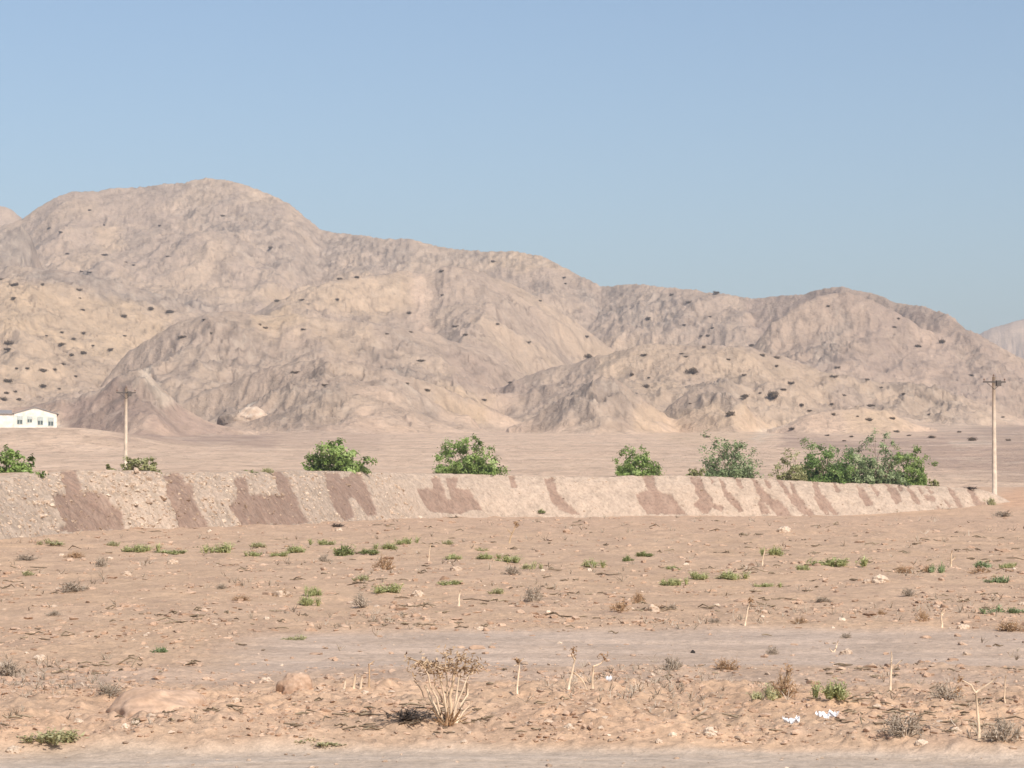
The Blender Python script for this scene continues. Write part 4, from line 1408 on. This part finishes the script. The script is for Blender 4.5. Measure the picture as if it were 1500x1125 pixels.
def tall_dry_bush():
    x0, y0 = 656, 1061
    p, d = at_ground(x0, y0)
    root = empty("tall_dry_bush", (p[0], p[1], p[2] - .02))
    rng = np.random.default_rng(77)
    S = [
        ([(652, 1060), (640, 1040), (630, 1020), (622, 1002)], 4.6), ([(660, 1060), (661, 1030), (663, 1000), (665, 978), (672, 962)], 4.0), ([(668, 1058), (676, 1030), (684, 998)], 4.4),
        ([(655, 1056), (652, 1025), (646, 995), (640, 972)], 2.6), ([(650, 1056), (640, 1018), (628, 985), (612, 964)], 2.4), ([(662, 1054), (672, 1020), (684, 990), (694, 972)], 2.4),
        ([(657, 1055), (655, 1020), (654, 990), (652, 960)], 2.2), ([(664, 1058), (668, 1020), (672, 990), (683, 966)], 2.4), ([(648, 1058), (634, 1030), (618, 1010), (606, 995)], 2.0),
        ([(654, 1058), (644, 1012), (636, 985), (626, 962)], 2.0), ([(666, 1058), (678, 1040), (690, 1025)], 1.8), ([(646, 1060), (630, 1052), (616, 1046)], 1.8),
        ([(664, 1056), (668, 1030), (676, 1010)], 3.2),
    ]
    tips = []
    for ln, r in S:
        dep = rng.uniform(-.12, .12)
        pts = [pxs(p, d, x, y, x0, y0, dep * i / (len(ln) - 1)) for i, (x, y) in enumerate(ln)]
        fine = []
        for a, b in zip(pts[:-1], pts[1:]):
            fine += [a, a * .5 + b * .5 + rng.normal(size=3) * np.linalg.norm(b - a) * .085]
        fine.append(pts[-1])
        rr = [.72 * r * d / FPX * (1 - .45 * i / (len(fine) - 1)) for i in range(len(fine))]
        m = MB().tube(fine, rr, 7, tone=float(rng.uniform(.55, .95)))
        m.build("stalk", M['straw'], root, True)
        if ln[-1][1] < 980:
            tips.append((np.array(fine[-1]), np.array(fine[-2])))
    for tip, pre in tips:
        m = MB()
        for j in range(7):
            b = pre + (tip - pre) * rng.random()
            e = b + np.array([rng.normal(0, .05), rng.normal(0, .06), rng.uniform(-.05, .05)])
            m.tube([b, b * .5 + e * .5 + rng.normal(size=3) * .01, e], [.006, .005, .003], 4, cap=False, tone=float(rng.uniform(.2, .8)))
            n = 6
            C = e + rng.normal(size=(n, 3)) * np.array([.026, .03, .02])
            m.leaves(C, rng.normal(size=(n, 3)), rng.uniform(.03, .055, n), rng.uniform(.010, .018, n), np.clip(rng.normal(.55, .25, n), 0, 1), rng, .5)
        m.build("withered_leaves", M['withered'], root)
    # matted litter at the root
    m = MB()
    for j in range(60):
        a = rng.uniform(0, 6.28)
        b = np.array([math.cos(a) * rng.uniform(.02, .12), math.sin(a) * rng.uniform(.02, .12), .02])
        m.tube([b, b + [rng.normal(0, .06), rng.normal(0, .06), rng.uniform(.02, .12)]], [.006, .003], 4, cap=False, tone=float(rng.uniform(0, .8)))
    m.build("root_litter", M['straw_brown'], root)
    tag(root, "tall bleached dry bush with fanned pale stalks and a withered brown top near the road", "dry bush")


tall_dry_bush()

# ------------------------------------------------------------------ mound, block, litter, ball
def lump(name, x, y, w, h, mat, seed, label, cat, deep=.8, rough=.16, group=None, tone=(.3, .7)):
    p, d = at_ground(x, y)
    rng = np.random.default_rng(seed)
    s = d / FPX
    import bmesh
    bm = bmesh.new()
    bmesh.ops.create_icosphere(bm, subdivisions=5, radius=1.0)
    V = np.array([v.co[:] for v in bm.verts])
    Fc = [[v.index for v in f.verts] for f in bm.faces]
    bm.free()
    o = rng.uniform(0, 50)
    nz = fbm(V[:, 0] * 1.3 + o, V[:, 1] * 1.3 + V[:, 2] * 1.1, 4, seed)
    V = V * (1 + rough * nz)[:, None]
    V = V * np.array([w * s * .5, w * s * .5 * deep, h * s])
    tn = np.clip(tone[0] + (tone[1] - tone[0]) * (0.5 + .6 * fbm(V[:, 0] * 6 / (w * s) + o, V[:, 2] * 6 / (w * s), 3, seed + 1)), 0, 1)
    m = MB().add(V, Fc, tn)
    ob = m.build(name, mat, None, True, (p[0], p[1], p[2] - h * s * .06))
    tag(ob, label, cat, group)
    return ob


M['red_earth'] = tone_mat("red_earth", (.40, .26, .175), (.48, .325, .225), (.55, .39, .285), 0.95, 0, 16.0)
mound = lump("earth_mound", 234, 1040, 150, 46, M['red_earth'], 47, "broad reddish earth mound, left of the tall dry bush", "mound", deep=1.5, rough=.16)
mound.location.z -= .40 * 46 * math.hypot(*mound.location[:2]) / FPX
lump("earth_block", 432, 1009, 48, 21, M['clod'], 42, "squat brown block of earth beside the row of four stubs", "earth block", rough=.22)


def scrap(x, y, w, h, seed, label, name="plastic_scrap"):
    """crumpled sheet of plastic, folded up on the ground"""
    p, d = at_ground(x, y)
    s = d / FPX
    n = 14
    u, v = np.meshgrid(np.linspace(-1, 1, n), np.linspace(-1, 1, n))
    a = fbm(u * 1.3 + seed, v * 1.3, 3, seed)
    b = fbm(u * 1.3 + seed + 20, v * 1.3, 3, seed + 5)
    edge = 1 + .25 * pnoise(u * 2 + seed, v * 2, seed + 9)
    X = u * edge * w * s * .5 + b * w * s * .15
    Yy = v * edge * w * s * .35 + a * w * s * .10
    Z = (np.abs(a) * 1.0 + .5 * np.abs(b) + .35 * (u * u) ** .8) * h * s * .75 + .006
    V = np.stack([X, Yy, Z], -1).reshape(-1, 3)
    i = np.arange(n * n).reshape(n, n)
    f = np.stack([i[:-1, :-1], i[:-1, 1:], i[1:, 1:], i[1:, :-1]], -1).reshape(-1, 4)
    o = MB().add(V, f.tolist(), .6).build(name, M['plastic'], None, False, (p[0], p[1], p[2]))
    md = o.modifiers.new("thickness", 'SOLIDIFY')
    md.thickness = .002
    tag(o, label, "litter", "white litter on the ground")


scrap(1160, 1064, 22, 15, 61, "crumpled white plastic scrap, lower of the two near the road edge")
scrap(1212, 1055, 27, 14, 64, "wide white plastic scrap with raised corners, higher of the two near the road edge")
scrap(892, 1000, 7, 9, 67, "small upright white scrap beside the bent-topped pale stalk")
lump("rubber_ball", 1015, 957, 7, 4.5, M['rubber'], 81, "small black ball-like lump lying on the dusty track", "ball", 1.0, .08)

STONES = [(90, 814, 8, .9), (161, 820, 9, .9), (252, 826, 18, .6), (185, 843, 16, .65), (795, 837, 8, 1.), (863, 836, 8, 1.), (803, 898, 9, 1.), (1117, 904, 7, 1.), (1233, 909, 11, .95), (1050, 888, 11, .75),
          (820, 943, 8, .85), (390, 998, 16, .75), (390, 908, 10, .8), (412, 874, 26, .65), (571, 835, 18, .7), (612, 873, 22, .65), (925, 893, 10, .85), (956, 895, 24, .6), (1005, 828, 10, .85), (1148, 780, 20, .75),
          (1290, 852, 26, .75), (1270, 854, 14, .6), (1410, 921, 18, .7), (1416, 960, 14, .6), (1240, 958, 20, .6), (58, 966, 18, .75), (480, 1042, 12, .7), (535, 1018, 12, .75), (668, 836, 16, .6), (497, 778, 10, .85),
          (307, 758, 8, 1.), (703, 923, 12, .75), (200, 1062, 16, .8), (115, 1060, 18, .75), (184, 1066, 14, .8), (833, 1068, 20, .75), (880, 1068, 10, .8), (985, 1078, 12, .85), (932, 1073, 12, .8),
          (1040, 1076, 24, .85), (1348, 1092, 20, .75), (965, 1088, 12, .7), (680, 1090, 12, .7), (1285, 1038, 16, .7), (1398, 1074, 18, .7), (1500, 888, 16, .7), (345, 1030, 13, .7), (20, 1102, 22, .75)]


def stone_zone(t):
    x, y = t[0], t[1]
    if y > 1050: return "along the road edge " + ("left of" if x < 640 else "right of") + " the tall dry bush"
    if y > 925: return "around the dusty track"
    b = "nearer the bank" if y < 862 else "nearer the track"
    if x < 600: return "in the left field " + b
    if x < 1060: return "in the middle field " + b
    return "in the right field " + b


def stone_desc(t):
    return ("white" if t[3] > .9 else "pale" if t[3] > .72 else "tan") + (" pebble" if t[2] < 12 else " stone" if t[2] < 20 else " flat stone")


for k, (t, lab) in enumerate(zip(STONES, ordinal_labels(STONES, stone_zone, stone_desc))):
    x, y, w, tn = t
    if y < 765:
        y = 779
    lump("stone", x, y, w * .92, w * .36, M['stone'], 300 + k, lab, "stone", .8, .35, "loose stones in the field", (tn - .12, min(tn + .12, 1)))

def ico(sub):
    import bmesh
    bm = bmesh.new()
    bmesh.ops.create_icosphere(bm, subdivisions=sub, radius=1.0)
    V = np.array([v.co[:] for v in bm.verts])
    Fc = np.array([[v.index for v in f.verts] for f in bm.faces])
    bm.free()
    return V, Fc


def outcrop(x, y, w, h, label):
    p, d = at_ground(x, y, far=True)
    s = d / FPX
    root = empty("rock_outcrop", (p[0], p[1], p[2]))
    for k, (ox, ww, hh, mat, tn) in enumerate(((.12, .62, .8, 'stone', .62), (-.3, .42, .72, 'dark_rock', .5), (.42, .30, .5, 'dark_rock', .6))):
        V, Fc = ico(4)
        o = 13.0 * k + 3
        V = V * (1 + .20 * fbm(V[:, 0] * 1.2 + o, V[:, 1] * 1.2 + V[:, 2], 5, 600 + k))[:, None]
        V = V * np.array([ww * w * s * .55, ww * w * s * .6, hh * h * s * 1.15]) + [ox * w * s, 0, -.22 * h * s]
        MB().add(V, Fc.tolist(), np.clip(tn + .3 * fbm(V[:, 0] * .6, V[:, 2] * .9, 3, 620), 0, 1)).build("rock", M[mat], root, False)
    tag(root, label, "outcrop")


M['dark_rock'] = tone_mat("dark_rock", (.13, .10, .08), (.22, .17, .135), (.34, .27, .21), 0.95, 0, 1.0)
outcrop(360, 615, 74, 22, "cream boulder flanked by dark rock at the foot of the smooth brown hills")

# ------------------------------------------------------------------ uncountable ground cover
ICV, ICF = ico(2)


def scatter(name, pos, size, tones, mat, seed, squash=(.35, .75), stretch=1.0):
    """broken stones: each a ball cut by random planes"""
    rng = np.random.default_rng(seed)
    n = len(pos)
    nv = len(ICV)
    var = []
    for k in range(12):
        o = rng.uniform(0, 90, 2)
        nz = fbm(ICV[:, 0] * 1.1 + o[0], ICV[:, 1] * 1.1 + ICV[:, 2] + o[1], 3, 400 + k)
        q = ICV * (1 + .25 * nz)[:, None]
        for j in range(9):
            pn = rng.normal(size=3)
            pn /= np.linalg.norm(pn)
            over = np.maximum(q @ pn - rng.uniform(.42, .8), 0)
            q = q - over[:, None] * pn
        var.append(q)
    var = np.array(var)
    pick = rng.integers(0, 12, n)
    V = var[pick]
    sc_ = np.stack([size * rng.uniform(.8, 1.5, n) * stretch, size * rng.uniform(.7, 1.2, n), size * rng.uniform(*squash, n)], -1)
    V = V * sc_[:, None, :]
    a = rng.uniform(0, 6.28, n)
    ca, sa = np.cos(a)[:, None], np.sin(a)[:, None]
    V = np.stack([V[..., 0] * ca - V[..., 1] * sa, V[..., 0] * sa + V[..., 1] * ca, V[..., 2]], -1)
    V = V + pos[:, None, :] + np.stack([0 * size, 0 * size, size * .12], -1)[:, None, :]
    f = (ICF[None] + (np.arange(n) * nv)[:, None, None]).reshape(-1, 3)
    o = mesh_from(name, V.reshape(-1, 3), f, 3, mat, None, False, {"tone": np.repeat(tones, nv)})
    tag(o, kind="stuff")
    return o


def field_points(n, rng, r0, r1, power=1.0, keep=None):
    """random places in the field, denser where the photo shows more (nearer)"""
    u = rng.random(n)
    r = 1 / (1 / r0 + u * (1 / r1 - 1 / r0))
    a = rng.uniform(R(-16), R(16), n)
    x, y = np.sin(a) * r, np.cos(a) * r
    if keep is not None:
        k = keep(x, y, r) > rng.random(n)
        x, y, r, a = x[k], y[k], r[k], a[k]
    toe = np.interp(a, np.arctan2(BT[:, 0], BT[:, 1]), np.hypot(BT[:, 0], BT[:, 1]))
    k = r < toe - .3
    x, y, r = x[k], y[k], r[k]
    z = np.array([gz(p, q) for p, q in zip(x, y)])
    return np.stack([x, y, z], -1), r


def keep_field(x, y, r):
    tr = 26.0 + 0.16 * x
    on_track = (np.abs(r - tr) < 3.2) & (x > -3)
    road = r < 16.2
    cl = sstep(-.35, .45, fbm(x / 1.8, y / 4.5, 3, 420))
    k = .15 + .85 * cl
    k = np.where(on_track, .07, k)
    k = np.where(road, .06, k)
    return k


rng = np.random.default_rng(5)
P_, r_ = field_points(18000, rng, 14.5, 170, keep=keep_field)
sz = np.minimum(np.exp(rng.normal(0, .6, len(P_))), 3.2) * (.0068 + .00022 * r_)
scatter("gravel", P_, sz, np.clip(rng.normal(.42, .17, len(P_)), 0, 1), M['stone'], 6)
P_, r_ = field_points(14000, rng, 16.2, 24, keep=lambda x, y, r: (.25 + .75 * sstep(-.2, .5, fbm(x / .7, y / 1.2, 3, 430))) * np.where(r > 21, .35, 1))
sz = np.minimum(np.exp(rng.normal(0, .6, len(P_))), 3.0) * .0115
scatter("earth_clods", P_, sz, np.clip(rng.normal(.5, .18, len(P_)), 0, 1), M['clod'], 7, (.45, .8))
P_, r_ = field_points(13000, rng, 20, 168, keep=keep_field)
sz = np.minimum(np.exp(rng.normal(0, .5, len(P_))), 2.6) * (.013 + .00050 * r_)
scatter("dirt_clods", P_, sz, np.clip(rng.normal(.45, .2, len(P_)), 0, 1), M['clod'], 8, (.4, .7), 1.2)

# loose rubble on the embankment face
rng = np.random.default_rng(9)
N_R = 11000
ui = rng.integers(60, len(BX) - 20, N_R * 3)
vi = rng.integers(2, len(BP) - 1, N_R * 3)
dens = np.where(BX[ui] < 620, 1.0, .35) * (1 - .7 * BB[vi, ui])
k = np.nonzero(rng.random(len(ui)) < dens)[0][:N_R]
P_ = BP[vi[k], ui[k]].astype(float) + np.array([0, 0, -.02])
d_ = np.hypot(P_[:, 0], P_[:, 1])
sz = np.exp(rng.normal(0, .5, len(P_))) * np.where(BX[ui[k]] < 620, .045, .028)
tn = np.clip(rng.normal(.60, .17, len(P_)) - .42 * BB[vi[k], ui[k]], 0, 1)
scatter("bank_rubble", P_, sz, tn, M['stone'], 10, (.5, .9))

# dead weed stubble
def stubble():
    rng = np.random.default_rng(12)
    P_, r_ = field_points(5000, rng, 16, 165, keep=lambda x, y, r: keep_field(x, y, r) * sstep(-.1, .5, fbm(x / 3.0, y / 7.0, 3, 440)))
    m = MB()
    for p, r in zip(P_, r_):
        n = rng.integers(3, 7)
        h = (.05 + .0018 * r) * rng.uniform(.5, 1.5)
        t = float(np.clip(rng.normal(.4, .22), 0, 1))
        for j in range(n):
            d = np.array([rng.normal(0, .8), rng.normal(0, .8), 1.0])
            d /= np.linalg.norm(d)
            w = .0016 * (1 + r / 14.0)
            q = p + d * h
            mid = p + d * h * .5 + rng.normal(size=3) * h * .1
            m.add([p - [w, 0, 0], p + [w, 0, 0], mid + [w * .8, 0, 0], mid - [w * .8, 0, 0], q], [(0, 1, 2, 3), (3, 2, 4)], t)
    o = m.build("dry_weeds", M['dry_grey'])
    tag(o, kind="stuff")


stubble()

def shade_streak_twigs():  # dark flat twigs added to draw the shadow streaks of clods
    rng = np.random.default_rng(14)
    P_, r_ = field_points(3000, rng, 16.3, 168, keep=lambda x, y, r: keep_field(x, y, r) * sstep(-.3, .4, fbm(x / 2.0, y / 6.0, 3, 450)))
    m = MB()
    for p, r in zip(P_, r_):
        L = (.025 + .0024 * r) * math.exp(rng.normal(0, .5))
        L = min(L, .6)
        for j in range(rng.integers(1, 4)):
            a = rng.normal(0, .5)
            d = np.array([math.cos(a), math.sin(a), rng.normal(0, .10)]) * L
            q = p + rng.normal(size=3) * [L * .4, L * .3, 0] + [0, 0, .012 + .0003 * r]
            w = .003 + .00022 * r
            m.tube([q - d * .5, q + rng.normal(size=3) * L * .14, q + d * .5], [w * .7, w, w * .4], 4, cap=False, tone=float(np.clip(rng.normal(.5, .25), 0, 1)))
    o = m.build("shade_streak_twigs", M['twig'])
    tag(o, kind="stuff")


shade_streak_twigs()

# ------------------------------------------------------------------ air
hz = bpy.data.materials.new("haze_air")
hz.use_nodes = True
nt = hz.node_tree
nt.nodes.remove(nt.nodes["Principled BSDF"])
pv = nt.nodes.new("ShaderNodeVolumePrincipled")
pv.inputs["Color"].default_value = (.80, .88, 1.0, 1)
pv.inputs["Density"].default_value = 0.00017
nt.links.new(pv.outputs[0], nt.nodes["Material Output"].inputs["Volume"])
zmin = min(float(ZN.min()), float(ZF.min())) - 1.0
zmax = float(ZF.max()) + 12
hb = MB().box(-3350, 3350, -3350, 3350, zmin, zmax).build("haze", hz)
tag(hb, kind="stuff")

# ------------------------------------------------------------------ light
SUN_EL, SUN_AZ = R(41), R(150)           # azimuth clockwise from the view direction
sun = bpy.data.lights.new("sun", 'SUN')
sun.energy = 3.35
sun.angle = R(0.53)
sun.color = (1.0, .945, .87)
so = bpy.data.objects.new("sun", sun)
dx, dy, dz = math.sin(SUN_AZ) * math.cos(SUN_EL), math.cos(SUN_AZ) * math.cos(SUN_EL), math.sin(SUN_EL)
from mathutils import Vector
so.rotation_euler = Vector((dx, dy, dz)).to_track_quat('Z', 'Y').to_euler()
so.location = (60, -20, 80)
COL.objects.link(so)

wd = bpy.data.worlds.new("World")
sc.world = wd
wd.use_nodes = True
wn = wd.node_tree
bg = wn.nodes["Background"]
sky = wn.nodes.new("ShaderNodeTexSky")
sky.sky_type = 'NISHITA'
sky.sun_disc = False
sky.sun_elevation = SUN_EL
sky.sun_rotation = SUN_AZ
sky.altitude = 0
sky.air_density = 1.0
sky.dust_density = 2.5
sky.ozone_density = 2.0
wn.links.new(sky.outputs[0], bg.inputs["Color"])
bg.inputs["Strength"].default_value = 0.0965

sc.view_settings.view_transform = 'Standard'
sc.view_settings.look = 'None'
sc.view_settings.exposure = 0.56
sc.view_settings.gamma = 1.0
sc.render.engine = 'CYCLES'
sc.cycles.max_bounces = 6
sc.cycles.volume_bounces = 0
sc.cycles.use_denoising = True
